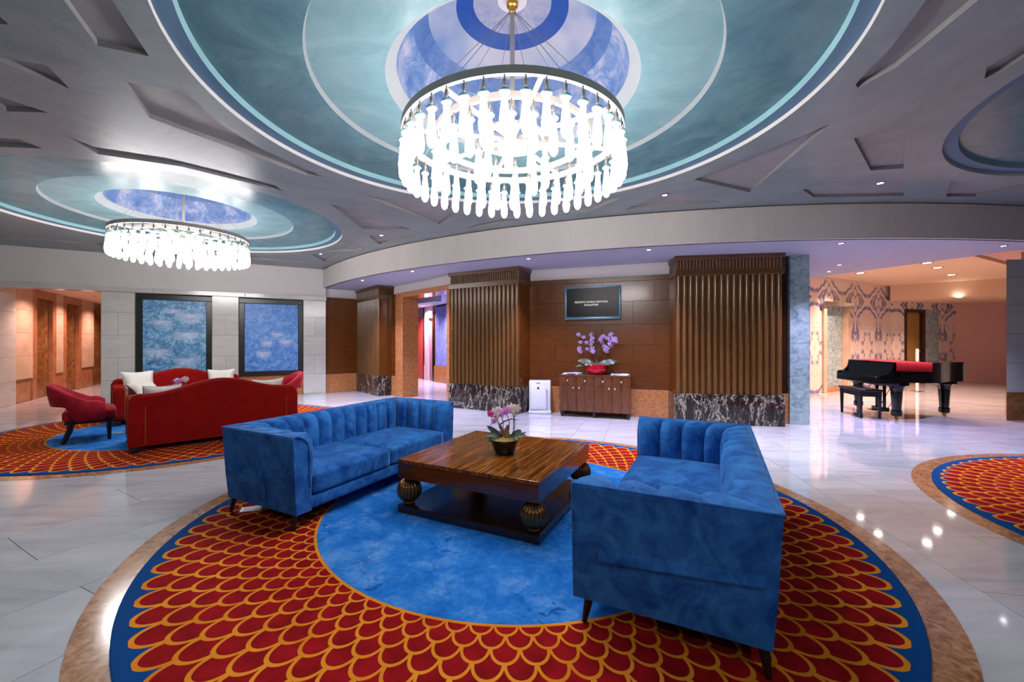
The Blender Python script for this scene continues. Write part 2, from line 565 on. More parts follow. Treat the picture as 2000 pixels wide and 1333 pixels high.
def medallion_mat():
    t = NT('blue_carpet', 0.95)
    v = t.obj()
    f = t.noise(v, 3.0, 9, 0.78, 0.3)
    c = t.ramp(f, [(0.3, srgb(10, 84, 172)), (0.5, srgb(38, 118, 200)), (0.68, srgb(104, 156, 218))])
    sp = t.noise(t.mapping(v, (1, 1, 1)), 15.0, 3, 0.5, 0.6)
    msk = t.ramp(sp, [(0.57, (0, 0, 0, 1)), (0.62, (0.8, 0.8, 0.8, 1))])
    area = t.ramp(t.noise(v, 1.4, 2), [(0.45, (0, 0, 0, 1)), (0.6, (1, 1, 1, 1))])
    t.color(t.mix(t.mix(1.0, msk, area, 'MULTIPLY'), c, srgb(8, 62, 140)))
    t.b.inputs['Specular IOR Level'].default_value = 0.1
    t.bump(t.noise(v, 260.0, 2), 0.3, 0.004)
    return t.m
M['medallion'] = medallion_mat()

def dome_mural():
    t = NT('painted_sky', 0.35)
    x, y, z = t.sep(t.obj())
    r = t.math('SQRT', t.math('ADD', t.math('MULTIPLY', x, x), t.math('MULTIPLY', y, y)))
    n1 = t.noise(t.obj(), 4.2, 10, 0.8, 0.6)
    n2 = t.noise(t.obj(), 1.3, 3)
    cloud = t.ramp(n1, [(0.34, srgb(58, 90, 144)), (0.47, srgb(94, 119, 159)), (0.55, srgb(134, 144, 171)), (0.66, srgb(178, 169, 174))])
    pale = t.ramp(n2, [(0.4, srgb(154, 154, 168)), (0.62, srgb(87, 115, 157))])
    deep = t.ramp(n1, [(0.3, srgb(15, 55, 126)), (0.7, srgb(30, 73, 141))])
    core = t.ramp(n1, [(0.35, srgb(100, 115, 154)), (0.6, srgb(151, 147, 162))])
    mid = t.ramp(n1, [(0.35, srgb(52, 85, 139)), (0.65, srgb(94, 117, 157))])
    c = t.mix(t.math('LESS_THAN', r, 0.80), cloud, mid)
    c = t.mix(t.math('LESS_THAN', r, 0.68), c, pale)
    c = t.mix(t.math('LESS_THAN', r, 0.46), c, deep)
    c = t.mix(t.math('LESS_THAN', r, 0.32), c, core)
    c = t.mix(t.math('LESS_THAN', r, 0.12), c, srgb(189, 184, 189))
    t.color(c)
    return t.m
M['mural'] = dome_mural()
M['mural'].node_tree.nodes['Principled BSDF'].inputs['Specular IOR Level'].default_value = 0.2

def painting_mat(name, bursts, a, b, c3):
    """abstract blue canvas with pale feathery bursts; x, z of the canvas in metres"""
    t = NT(name, 0.4)
    x, y, z = t.sep(t.obj())
    n1 = t.noise(t.mapping(t.obj(), (1.0, 1.0, 1.3)), 6.0, 7, 0.7, 0.8)
    n2 = t.noise(t.obj(), 22.0, 4, 0.6, 1.0)
    n1 = t.math('ADD', t.math('MULTIPLY', n1, 0.62), t.math('MULTIPLY', n2, 0.38))
    c = t.ramp(n1, [(0.38, a), (0.5, b), (0.60, c3)])
    for bx, bz, br, fl in bursts:
        dx = t.math('SUBTRACT', x, bx)
        dz = t.math('MULTIPLY', t.math('SUBTRACT', z, bz), fl)
        d = t.math('SQRT', t.math('ADD', t.math('MULTIPLY', dx, dx), t.math('MULTIPLY', dz, dz)))
        ang = t.math('ARCTAN2', dz, dx)
        ray = t.noise(t.comb(t.math('MULTIPLY', ang, 4.0), t.math('MULTIPLY', d, 3.0), bx * 7 + bz), 1.5, 4)
        lim = t.math('MULTIPLY', br, t.math('ADD', 0.55, t.math('MULTIPLY', ray, 0.8)))
        m = t.ramp(t.math('DIVIDE', d, lim), [(0.0, (1, 1, 1, 1)), (0.45, (0.62, 0.62, 0.62, 1)), (1.0, (0, 0, 0, 1))])
        m = t.mix(1.0, m, t.ramp(ray, [(0.3, (0.35, 0.35, 0.35, 1)), (0.6, (1, 1, 1, 1))]), 'MULTIPLY')
        fan = t.ramp(t.math('ADD', t.math('DIVIDE', dz, t.math('ADD', d, 0.02)), t.math('MULTIPLY', ray, 0.5)), [(0.25, (1, 1, 1, 1)), (0.8, (0.12, 0.12, 0.12, 1))])
        c = t.mix(t.mix(1.0, m, fan, 'MULTIPLY'), c, srgb(204, 212, 234))
    t.color(c)
    t.bump(n1, 0.2, 0.005)
    return t.m

def bookmatch_mat():
    t = NT('bookmatched_marble', 0.12)
    x, y, z = t.sep(t.obj())
    mx = t.math('PINGPONG', t.math('ADD', x, 20.0), 0.75)
    mz = t.math('PINGPONG', t.math('ADD', z, 20.4), 1.35)
    v = t.comb(mx, 0.0, mz)
    n = t.noise(v, 1.3, 5, 0.55, 1.2)
    wv = t.math('SINE', t.math('ADD', t.math('MULTIPLY', n, 26.0), t.math('MULTIPLY', mz, 2.0)))
    big = t.noise(v, 1.9, 3, 0.5, 0.4)
    m = t.math('MULTIPLY', t.ramp(wv, [(0.1, (0, 0, 0, 1)), (0.9, (1, 1, 1, 1))]), t.ramp(big, [(0.40, (0, 0, 0, 1)), (0.52, (1, 1, 1, 1))]))
    t.color(t.mix(m, srgb(224, 208, 198), srgb(112, 116, 156)))
    return t.m
M['bookmatch'] = bookmatch_mat()

# ================================================================ THE SETTING
C0 = Vector((5.5, 18.35))         # the centre all the curved work of the lobby shares
ZC, ZS = 3.27, 2.782              # ceiling, soffit
DOMES = [(0.07, 3.455), (-5.08, 6.64), (6.0, 2.49)]
def pol(r, deg):
    a = math.radians(deg)
    return (C0.x + r * math.cos(a), C0.y + r * math.sin(a))

# ---- floor: slabs of marble laid in bands around C0
floor = struct('floor', 'polished pale marble floor laid in long curved bands', 'floor')
bm = BM()
box(bm, -16, 20, -6, 22, -0.08, -0.004)
obj('floor_base', bm, M['floor'], floor)
bm = BM()
prism(bm, [pol(9.58, 206.9 + i * 90.76 / 60) for i in range(61)] + [pol(18.62, 297.66 - i * 90.76 / 60) for i in range(61)], -0.0038, -0.0020)
obj('floor_grout', bm, M['grout'], floor)
A_STEP = 1.973
for i in range(46):
    a0 = 259.73 - 27 * A_STEP + i * A_STEP
    a1 = a0 + A_STEP
    off = 0.75 if i % 2 else 0.0
    cuts = [9.6] + [9.6 + off + 1.5 * k for k in range(0, 8) if 9.7 < 9.6 + off + 1.5 * k < 18.5] + [18.6]
    for r0, r1 in zip(cuts, cuts[1:]):
        g = 0.002
        poly = []
        for r, s in ((r0 + g, 1), (r1 - g, -1)):
            da = math.degrees(g / r)
            for q in ((0, 0.5, 1) if s > 0 else (1, 0.5, 0)):
                poly.append(pol(r, a0 + da + (a1 - a0 - 2 * da) * q))
        bm = BM()
        prism(bm, poly, -0.0035, 0.0)
        obj('floor_slab', bm, M['floor'], floor)

# ---- stone rings around the carpets (set flush in the floor)
for i, (cx, cy) in enumerate(DOMES):
    tr = struct('trim_%d' % (i + 1), ['tan stone ring set in the floor around the main carpet',
                                     'tan stone ring set in the floor around the carpet by the red sofas',
                                     'tan stone ring set in the floor around the carpet at the right'][i], 'floor trim', (cx, cy, 0))
    bm = BM()
    lathe(bm, [(R2, 0.0), (R2, 0.002), (R3, 0.002), (R3, 0.0)], 128)
    obj('ring_band', bm, M['ring_stone'], tr)

# ---- ceiling with three stepped domes and shallow shaped recesses
ceil = struct('ceiling', 'grey stucco ceiling with stepped teal domes and shallow shaped recesses', 'ceiling')
RECESS = [
    [(-2.97, 2.33), (-2.97, 2.47), (-2.99, 2.53), (-3.19, 2.5)],
    [(-2.34, 2.07), (-2.63, 2.71), (-2.38, 2.81), (-2.2, 2.35), (-2.07, 2.07)],
    [(-3.59, 2.76), (-3.39, 2.82), (-3.16, 2.9), (-3.29, 3.17), (-3.35, 3.07), (-3.44, 2.86), (-3.64, 2.79)],
    [(-4.02, 3.15), (-3.93, 3.27), (-3.81, 3.5), (-4.13, 3.48), (-4.09, 3.4), (-4.1, 3.21)],
    [(-5.06, 3.89), (-4.72, 3.93), (-4.58, 3.96), (-4.57, 4.15), (-4.95, 4.11), (-5.28, 4.06)],
    [(-2.8, 3.08), (-3.03, 3.58), (-2.27, 4.82), (-2.1, 4.87), (-2.41, 4.15), (-2.49, 3.7), (-2.44, 3.21), (-2.52, 3.19)],
    [(-4.07, 3.89), (-4.02, 4.11), (-3.5, 4.36), (-3.16, 4.69), (-2.8, 5.12), (-2.81, 5.32), (-2.98, 5.15), (-3.52, 4.57), (-4.14, 4.27)],
    [(2.62, 3.12), (2.59, 3.03), (2.52, 2.72), (2.37, 2.35), (2.3, 2.1), (2.63, 2.1), (2.66, 2.35), (2.74, 2.93), (2.67, 3.16)],
    [(3.5, 3.05), (3.38, 2.93), (3.35, 2.69), (3.29, 2.46), (3.46, 2.58), (3.5, 2.81), (3.53, 2.98)],
    [(2.24, 4.94), (2.87, 3.69), (3.15, 5.36)],
    [(3.3, 3.95), (3.5, 3.65), (4.41, 4.62), (4.1, 4.68)],
    [(3.76, 5.27), (4.0, 4.99), (4.72, 4.94), (5.24, 5.49), (4.11, 5.55)],
    [(1.76, 6.06), (2.1, 5.34), (3.0, 5.73), (2.02, 5.98)],
    [(-1.84, 5.49), (-1.05, 6.83), (-0.62, 6.02), (-0.83, 5.93), (-1.41, 5.65)],
    [(-2.41, 5.82), (-2.39, 7.11), (-1.58, 7.12), (-1.94, 6.52), (-2.2, 6.11)],
    [(-2.44, 7.55), (-2.45, 8.22), (-1.54, 7.59), (-1.86, 7.44)],
    [(-3.82, 8.87), (-3.15, 8.82), (-2.87, 8.58), (-2.87, 7.93), (-3.38, 8.54)],
    [(-4.22, 9.18), (-4.25, 9.94), (-3.64, 9.29), (-3.8, 9.03)],
    [(-0.68, 7.09), (0.29, 6.57), (-0.03, 6.52), (-0.36, 6.74)],
    [(0.79, 6.21), (1.25, 6.16), (1.58, 5.53), (1.34, 5.59), (0.99, 5.95)],
    [(5.3, 4.97), (5.83, 5.52), (6.22, 5.52), (6.46, 5.2), (6.6, 4.92), (6.31, 5.08), (5.88, 5.08)],
    [(-5.55, 9.24), (-4.71, 10.13), (-5.19, 10.0), (-5.75, 9.58)],
    [(-8.95, 7.44), (-8.34, 7.74), (-7.84, 8.18), (-8.01, 8.35), (-8.55, 7.93), (-9.17, 7.62)],
]
RR = 2.345
cu = bpy.data.curves.new('ceiling_outline', 'CURVE')
cu.dimensions = '2D'
cu.fill_mode = 'BOTH'
def spl(pts):
    s = cu.splines.new('POLY')
    s.points.add(len(pts) - 1)
    for p, (x, y) in zip(s.points, pts):
        p.co = (x, y, 0, 1)
    s.use_cyclic_u = True
spl([(-15, -5), (14, -5), (14, 8.2)] + [pol(12.55, 300 - i * 2) for i in range(0, 44)] + [(-6.2, 14.0), (-15, 9.0)])
for cx, cy in DOMES:
    spl([(cx + RR * math.cos(2 * PI * k / 128), cy + RR * math.sin(2 * PI * k / 128)) for k in range(128)])
for p in RECESS:
    spl(p)
co = bpy.data.objects.new('ceiling_outline', cu)
COL.objects.link(co)
dg = bpy.context.evaluated_depsgraph_get()
me = bpy.data.meshes.new_from_object(co.evaluated_get(dg))
bpy.data.objects.remove(co)
bpy.data.curves.remove(cu)
me.materials.clear()
mobj('ceiling_plane', me, M['ceiling'], ceil, False, (0, 0, ZC))
bm = BM()
box(bm, -15, 14, -5, 14.2, ZC + 1.0, ZC + 1.06)
obj('ceiling_slab', bm, M['recess'], ceil)
for p in RECESS:
    bm = BM()
    n = len(p)
    c = Vector((sum(q[0] for q in p) / n, sum(q[1] for q in p) / n))
    a = [bm.verts.new((x, y, ZC)) for x, y in p]
    b = [bm.verts.new((x, y, ZC + 0.042)) for x, y in p]
    for i in range(n):
        bm.faces.new((a[i], a[(i + 1) % n], b[(i + 1) % n], b[i]))
    bm.faces.new(b)
    obj('recess', bm, M['recess'], ceil)
def dome_parts(cx, cy):
    d = bpy.data.objects.new('dome', None)
    COL.objects.link(d)
    d.parent = ceil
    d.location = (cx, cy, 0)
    def band(nm, prof, mat, sm=False):
        bm = BM()
        lathe(bm, prof, 128)
        obj(nm, bm, mat, d, sm)
    band('rim', [(RR, ZC), (RR, 3.308)], M['white_paint'], 'all')
    band('ledge', [(RR, 3.308), (2.235, 3.312)], M['dome_ledge'])
    band('cyan_riser', [(2.235, 3.312), (2.225, 3.362)], M['riser_cyan'], 'all')
    band('outer_tread', [(2.225, 3.362), (1.56, 3.366)], M['dome_teal'])
    band('white_riser', [(1.56, 3.366), (1.545, 3.408)], M['riser'], 'all')
    band('inner_tread', [(1.545, 3.408), (1.01, 3.412)], M['dome_inner'])
    band('oculus_rim', [(1.01, 3.412), (0.985, 3.44), (0.94, 3.47), (0.925, 3.49)], M['riser'], 'all')
    band('mural', [(0.925 * math.cos(PI / 2 * k / 16), 3.49 + 0.68 * math.sin(PI / 2 * k / 16)) for k in range(16)] + [(0, 4.17)], M['mural'], 'all')
for c in DOMES:
    dome_parts(*c)
# fascia drum and soffit
A0F, A1F = 212.0, 300.0
bm = BM()
nn = 90
for (r0, r1, z0, z1) in ((12.6, 12.52, ZS, ZC - 0.012),):
    o = [[bm.verts.new((*pol(r, A0F + (A1F - A0F) * i / nn), z)) for i in range(nn + 1)] for r, z in ((r0, z0), (r0, z1), (r1, z1), (r1, z0))]
    for k in range(4):
        for i in range(nn):
            bm.faces.new((o[k][i], o[k][i + 1], o[(k + 1) % 4][i + 1], o[(k + 1) % 4][i]))
obj('fascia', bm, M['fascia'], ceil, True)
bm = BM()
o = [[bm.verts.new((*pol(r, A0F + (A1F - A0F) * i / nn), z)) for i in range(nn + 1)] for r, z in ((12.585, ZC - 0.012), (12.585, ZC), (12.50, ZC), (12.50, ZC - 0.012))]
for k in range(4):
    for i in range(nn):
        bm.faces.new((o[k][i], o[k][i + 1], o[(k + 1) % 4][i + 1], o[(k + 1) % 4][i]))
obj('shadow_gap', bm, plain('gap_brown', srgb(74, 56, 42), 0.7), ceil)
LA, LB = (6.62, 9.6), (7.95, 6.32)       # the straight radial edge where the soffit ends at the piano hall
sof = [pol(12.56, A1F - (A1F - A0F) * i / nn) for i in range(nn + 1)]
sof += [(-4.9, 11.4), (-4.0, 11.9), (-2.9, 10.9), (-0.9, 8.8), (0.5, 8.5), (3.0, 7.7), (4.9, 7.3), (5.3, 9.3), LA, LB, (9.0, 7.3), (11.0, 7.9)]
bm = BM()
vs = [bm.verts.new((x, y, ZS)) for x, y in sof]
es = [bm.edges.new((vs[i], vs[(i + 1) % len(vs)])) for i in range(len(vs))]
bmesh.ops.triangle_fill(bm, use_beauty=True, edges=es)
obj('soffit', bm, M['soffit'], ceil)

# ---- generic wall helper: a local frame with x along the wall, y into the wall
def wall_frame(name, label, a, b, cat='wall'):
    a, b = Vector(a), Vector(b)
    d = b - a
    return struct(name, label, cat, (a.x, a.y, 0), math.atan2(d.y, d.x)), d.length

def piece(nm, parent, x0, x1, y0, y1, z0, z1, mat, bev=0.002):
    bm = BM()
    box(bm, x0, x1, y0, y1, z0, z1, bev)
    return obj(nm, bm, mat, parent)

# ---- left wall: limestone piers, framed bays, cornice, opening to the corridor
WL, WLn = wall_frame('wall_left', 'left wall with limestone piers, pale cornice and corridor opening', (-9.89, 8.22), (-4.70, 11.05))
piece('upper_wall', WL, -5.0, 5.915, 0.02, 0.25, 2.545, ZC, M['white_paint'])
for x0, x1 in ((-5.0, -1.6), (-1.6, 0.62), (0.62, 2.35), (2.35, 4.1), (4.1, 5.93)):
    piece('cornice_block', WL, x0 + 0.002, x1 - 0.002, -0.035, 0.22, 2.445, 2.548, M['stone_tile'], 0.004)
ZJ = [0.0, 0.035, 0.525, 1.02, 1.51, 2.0, 2.443]
for (x0, x1) in ((1.48, 2.035), (3.435, 3.966), (5.38, 5.915)):
    piece('pier_core', WL, x0 + 0.004, x1 - 0.004, 0.004, 0.4, 0, 2.443, M['grout'], 0)
    for k in range(6):
        z0, z1 = ZJ[k] + 0.002, ZJ[k + 1] - 0.002
        xm = (x0 + x1) / 2
        spans = ((x0, xm), (xm, x1)) if k in (2, 4) else ((x0, x1),)
        for s0, s1 in spans:
            piece('stone_block', WL, s0 + 0.0015, s1 - 0.0015, 0.0, 0.395, z0, z1, M['stone_tile'], 0.002)
for (x0, x1) in ((2.035, 3.435), (3.966, 5.38)):
    piece('bay_backing', WL, x0, x1, 0.16, 0.3, 0, 2.445, M['white_paint'], 0)
    n = 3
    for k in range(n):
        a = x0 + (x1 - x0) * k / n
        b = x0 + (x1 - x0) * (k + 1) / n
        piece('dado_slab', WL, a + 0.0015, b - 0.0015, 0.10, 0.16, 0.0, 0.52, M['granite'], 0.002)
piece('far_end', WL, -5.0, -0.25, 0.0, 0.3, 0, 2.445, M['stone_tile'], 0)
# return of the left wall to the drum
WR, _ = wall_frame('wall_left_return', 'dark veneered recess wall beside the last limestone pier', (-4.75, 11.12), (-4.02, 11.72))
piece('upper_wall', WR, -0.2, 1.1, 0.05, 0.2, 0, ZS + 0.02, M['white_paint'], 0)
piece('wood_panel', WR, 0.0, 1.0, 0.0, 0.05, 0.497, 2.55, M['wood_panel'])
piece('dado_slab', WR, 0.0, 0.10, -0.02, 0.05, 0.0, 0.495, M['granite'])
piece('dado_slab', WR, 0.103, 1.0, -0.02, 0.05, 0.0, 0.495, M['granite'])

# corridor behind the left opening (in the left wall's own frame)
ua = math.atan2(2.83, 5.19)
CORR = struct('wall_corridor', 'warm lit corridor wall of beige and brown stone panels', 'wall', (-9.89, 8.22, 0), ua)
XC = -0.25
def cpanel(v0, v1, z0, z1, mat, proud):
    bm = BM()
    box(bm, XC - 0.2, XC + proud, v0 + 0.002, v1 - 0.002, z0, z1, 0.003)
    obj('stone_panel', bm, mat, CORR)
zs = [0, 0.5, 1.02, 1.51, 2.0, 2.6]
for k in range(5):
    cpanel(0.31, 1.09, zs[k] + 0.002, zs[k + 1] - 0.002, M['stone_tile'], 0.06)
for (v0, v1, zb) in ((1.095, 1.89, 0.52), (3.085, 3.49, 0.55), (4.7, 5.63, 0.6)):
    cpanel(v0, v1, 0, zb - 0.004, M['stone_tan'], 0.0)
    hh = (2.6 - zb) / 4
    for k in range(4):
        cpanel(v0, v1, zb + hh * k + 0.002, zb + hh * (k + 1) - 0.002, M['stone_beige'], 0.03)
for (v0, v1) in ((1.89, 3.085), (3.49, 4.7)):
    cpanel(v0, v0 + 0.2, 0, 2.6, M['stone_tan'], 0.03)
    cpanel(v1 - 0.2, v1, 0, 2.6, M['stone_tan'], 0.03)
    cpanel(v0 + 0.2, v1 - 0.2, 2.40, 2.6, M['stone_tan'], 0.03)
    for k in range(2):
        cpanel(v0 + 0.2, v1 - 0.2, 1.2 * k, 1.2 * k + 1.198, M['stone_brown'], -0.05)
cpanel(5.63, 9.0, 0, 1.3, M['stone_brown'], -0.03)
cpanel(5.63, 9.0, 1.303, 2.6, M['stone_brown'], -0.03)
piece('end_wall', CORR, -0.5, 6.4, 9.0, 9.2, 0, 2.6, M['stone_tan'], 0)
piece('corridor_ceiling', CORR, -0.5, 6.4, 0.26, 9.2, 2.6, 2.66, M['warm_paint'], 0)
piece('side_wall', CORR, 3.3, 3.4, 0.45, 9.0, 0, 2.6, M['stone_beige'], 0)

# ---- back wall around the fluted pillars
WB, n = wall_frame('wall_back', 'dark veneered back wall with orange granite dado', (0.42, 8.32), (2.95, 7.41))
piece('upper_wall', WB, -0.2, n + 0.15, 0.04, 0.2, 0, ZS + 0.02, M['white_paint'], 0)
zrow = [0.5, 0.965, 1.31, 1.68, 2.1, 2.47]
for k in range(5):
    z0, z1 = zrow[k], zrow[k + 1]
    cuts = [0, 0.62, 2.05, n] if k % 2 else [0, 0.28, 1.5, 2.42, n]
    for a, b in zip(cuts, cuts[1:]):
        piece('wood_panel', WB, a + 0.0012, b - 0.0012, 0.0, 0.04, z0 + 0.0012, z1 - 0.0012, M['wood_panel'])
piece('top_rail', WB, 0, n, -0.004, 0.04, 2.472, 2.56, M['wood_panel'])
for k in range(4):
    piece('dado_slab', WB, n * k / 4 + 0.001, n * (k + 1) / 4 - 0.001, -0.02, 0.04, 0, 0.498, M['granite'])

WD, n = wall_frame('wall_doorway', 'granite lined doorway into the violet lit hall', (-2.79, 10.62), (-1.10, 8.76))
piece('upper_wall', WD, -0.3, n + 0.3, 0.06, 0.36, 2.57, ZS + 0.02, M['white_paint'], 0)
d0, d1 = 0.51, 2.38
for k, (z0, z1) in enumerate(((0, 0.53), (0.532, 1.02), (1.022, 1.5), (1.502, 2.0), (2.002, 2.568))):
    piece('granite_block', WD, 0.14, d0, -0.03, 0.40, z0, z1, M['granite'])
    piece('granite_block', WD, d1, n - 0.03, -0.03, 0.40, z0, z1, M['granite'])
piece('granite_lintel', WD, d0 - 0.001, d1 + 0.001, -0.03, 0.40, 2.45, 2.568, M['granite'])
piece('wood_panel', WD, -0.2, 0.138, -0.005, 0.2, 0.5, 2.56, M['wood_panel'])
piece('dado_slab', WD, -0.2, 0.138, -0.015, 0.2, 0, 0.498, M['granite'])

# ---- fluted wooden pillars on black marble bases
def flute_mesh(w, h, d):
    bm = BM()
    m = 7
    a = []
    b = []
    for k in range(m + 1):
        t = PI * k / m
        a.append(bm.verts.new((-w / 2 * math.cos(t), -d * math.sin(t), 0)))
        b.append(bm.verts.new((-w / 2 * math.cos(t), -d * math.sin(t), h)))
    for k in range(m):
        bm.faces.new((a[k], a[k + 1], b[k + 1], b[k]))
    bm.faces.new(a[::-1])
    bm.faces.new(b)
    bmesh.ops.recalc_face_normals(bm, faces=bm.faces)
    me = bpy.data.meshes.new('flute')
    bm.to_mesh(me)
    bm.free()
    me.materials.append(M['wood_flute'])
    for p in me.polygons:
        p.use_smooth = True
    me.set_sharp_from_angle(angle=math.radians(40))
    return me
FL = flute_mesh(0.074, 2.45 - 0.5, 0.045)
DN = flute_mesh(0.036, 0.172, 0.022)
def pillar(deg, label):
    x, y = pol(11.69, deg)
    r = struct('pillar', label, 'pillar', (x, y, 0), math.radians(deg + 90))
    hw = 0.815
    piece('core', r, -hw, hw, 0.06, 0.50, 0.5, ZS, M['wood_panel'], 0)
    piece('marble_base', r, -hw - 0.02, hw + 0.02, 0.0, 0.52, 0, 0.5, M['portoro'], 0.003)
    for k in range(17):
        mobj('flute', FL, None, r, False, (-hw + (k + 0.5) * 2 * hw / 17, 0.06, 0.5))
    for k in range(32):
        mobj('small_flute', DN, None, r, False, (-hw + (k + 0.5) * 2 * hw / 32, 0.045, 2.546))
    piece('lower_band', r, -hw - 0.015, hw + 0.015, -0.005, 0.51, 2.45, 2.546, M['wood_cap'], 0.004)
    piece('cap_band', r, -hw - 0.02, hw + 0.02, -0.012, 0.515, 2.716, ZS - 0.002, M['wood_cap'], 0.004)
    piece('cap_core', r, -hw, hw, 0.045, 0.50, 2.546, 2.716, M['wood_cap'], 0)
    return r
pillar(218.3, 'fluted wooden pillar on a dark marble base left of the granite doorway')
pillar(239.5, 'fluted wooden pillar on a dark marble base between doorway and white air purifier')
pillar(260.95, 'fluted wooden pillar on a black veined marble base right of the television')

# stone pier that ends the wall, and the pier at the right edge
P1 = struct('pillar', 'blue green marble pier at the end of the wood wall', 'pillar', (4.715, 6.90, 0), math.radians(-6))
piece('marble_shaft', P1, 0, 0.30, 0.0, 0.5, 0.502, ZS, M['green_stone'], 0.003)
piece('marble_base', P1, -0.005, 0.305, -0.006, 0.5, 0, 0.5, M['green_stone'], 0.003)
piece('wood_return', P1, -0.16, -0.005, 0.06, 0.5, 0.5, ZS, M['wood_dark'], 0)
piece('granite_return', P1, -0.16, -0.007, 0.03, 0.5, 0, 0.498, M['granite'], 0)
P2 = struct('pillar', 'pale grey stone pier with brown base at the right edge', 'pillar', (8.69, 7.24, 0))
def pier_slab(nm, z0, z1, g, mat):
    bm = BM()
    prism(bm, [(-g, -g), (1.0 + g, -0.04 - g), (1.75 + g, 0.62 + g), (0.72 - g, 0.60 + g)], z0, z1, 0.003)
    obj(nm, bm, mat, P2)
pier_slab('pier_core', 0, ZS, -0.006, M['grout'])
zz = [0.48, 0.99, 1.495, 1.99, 2.48, ZS]
for k in range(5):
    pier_slab('stone_block', zz[k] + 0.002, zz[k + 1] - 0.002, 0.0, M['stone_grey'])
pier_slab('brown_base', 0, 0.48, 0.015, M['stone_brown'])

# ---- violet hall seen through the doorway
HV = struct('wall_hall', 'violet lit hall wall with red door, pale pilasters and blue drape', 'wall', (-3.75, 16.5, 0), math.atan2(-3.1, 2.25))
def hp(nm, x0, x1, y, z0, z1, mat, bev=0.004):
    piece(nm, HV, x0, x1, -y, 0.2, z0, z1, mat, bev)
hp('end_wall', -2.0, 0.05, 0.0, 0, 2.75, M['hall_pink'])
hp('wall_panel', 0.05, 1.43, 0.02, 0, 2.28, M['hall_red'])
hp('pelmet', 0.05, 1.43, 0.05, 2.282, 2.75, M['hall_mauve'])
hp('door_jamb', 1.435, 1.49, 0.06, 0, 2.75, M['dark_plastic'])
hp('stone_pilaster', 1.495, 1.66, 0.04, 0.52, 2.75, M['hall_mauve'])
hp('pilaster_base', 1.495, 1.66, 0.05, 0, 0.518, M['hall_pink'])
hp('pale_pilaster', 1.665, 1.92, 0.10, 0, 2.75, M['hall_pink'])
hp('mauve_door', 1.925, 2.30, 0.0, 0, 2.2, M['hall_mauve'])
hp('door_head', 1.925, 2.30, 0.1, 2.202, 2.75, M['hall_pink'])
hp('dark_jamb', 2.305, 2.52, 0.12, 0, 2.4, M['wood_dark'])
hp('jamb_head', 2.305, 2.52, 0.05, 2.402, 2.75, M['hall_mauve'])
bm = BM()
for k in range(7):
    lathe(bm, [(0.075, 0.56), (0.07, 1.6), (0.075, 2.55)], 10, 2.6 + k * 0.11, -0.06)
obj('drape', bm, M['curtain'], HV, True)
hp('drape_backing', 2.525, 4.6, 0.0, 0.0, 2.75, M['curtain'])
hp('drape_plinth', 2.525, 4.6, 0.16, 0, 0.55, M['granite'])
HC = struct('ceiling_hall', 'lavender ceiling of the small hall behind the doorway', 'ceiling', (0, 0, 0))
bm = BM()
prism(bm, [(-2.6, 10.9), (-0.7, 8.95), (0.2, 10.5), (-1.2, 13.5), (-4.2, 17.3), (-5.0, 15.5)], 2.62, 2.68)
obj('hall_ceiling', bm, M['soffit'], HC)
bm = BM()
box(bm, 0, 2.2, -0.1, 0.1, 2.42, 2.62)
obj('downstand', bm, M['soffit'], HC, False, (-3.2, 12.6, 0), math.atan2(-1.84, 1.67))

# ---- piano hall at the right
K0, K1, K2, K3 = (8.0, 10.95), (12.3, 13.3), (15.4, 14.25), (17.0, 13.45)
ZW = 3.12
WM, n = wall_frame('wall_marble', 'bookmatched cream and violet marble wall beside the piano', K0, K1)
for k, (a, b) in enumerate(((0.0, 0.62), (2.1, 2.9), (2.902, 3.52), (3.522, 4.14), (4.142, n))):
    for z0, z1 in ((0, 0.45), (0.452, 1.75), (1.752, ZW)):
        piece('marble_slab', WM, a + 0.001, b - 0.001, 0, 0.1, z0 + 0.001, z1 - 0.001, M['bookmatch'], 0.002)
piece('marble_slab', WM, 0.622, 2.098, 0, 0.1, 2.45, ZW, M['bookmatch'], 0.002)
piece('niche_lintel', WM, 0.55, 2.2, -0.12, 0.1, 2.33, 2.449, M['steel'], 0.004)
for k, (z0, z1) in enumerate(((0.1, 0.75), (0.752, 1.5), (1.502, 2.33))):
    piece('niche_slab', WM, 0.80, 1.95, 0.09, 0.2, z0, z1, M['green_stone'], 0.002)
piece('niche_jamb', WM, 0.62, 0.79, -0.05, 0.2, 0, 2.33, M['stone_beige'], 0.003)
piece('niche_jamb', WM, 1.96, 2.098, -0.05, 0.2, 0, 2.33, M['stone_beige'], 0.003)
piece('niche_sill', WM, 0.79, 1.96, -0.03, 0.2, 0, 0.098, M['granite'], 0.003)
WN, n = wall_frame('wall_far_right', 'bookmatched marble wall around the tan door', K1, K2)
for a, b in ((0, 0.62), (2.35, 2.75), (2.752, n)):
    for z0, z1 in ((0, 0.45), (0.452, 1.75), (1.752, 2.65)):
        piece('marble_slab', WN, a + 0.001, b - 0.001, 0, 0.1, z0 + 0.001, z1 - 0.001, M['bookmatch'], 0.002)
piece('marble_slab', WN, 0.62, 2.35, 0, 0.1, 2.42, 2.65, M['bookmatch'], 0.002)
D1 = struct('door_1', 'tan door standing in a dark jamb beyond the piano', 'door', (K1[0], K1[1], 0), math.atan2(K2[1] - K1[1], K2[0] - K1[0]))
piece('door_jamb', D1, 0.62, 0.72, -0.02, 0.2, 0, 2.42, M['wood_dark'])
piece('door_jamb', D1, 1.50, 1.62, -0.02, 0.2, 0, 2.42, M['wood_dark'])
piece('door_head', D1, 0.72, 1.50, -0.02, 0.2, 2.32, 2.42, M['wood_dark'])
piece('door_leaf', D1, 0.722, 1.498, 0.08, 0.13, 0, 2.318, M['door_tan'])
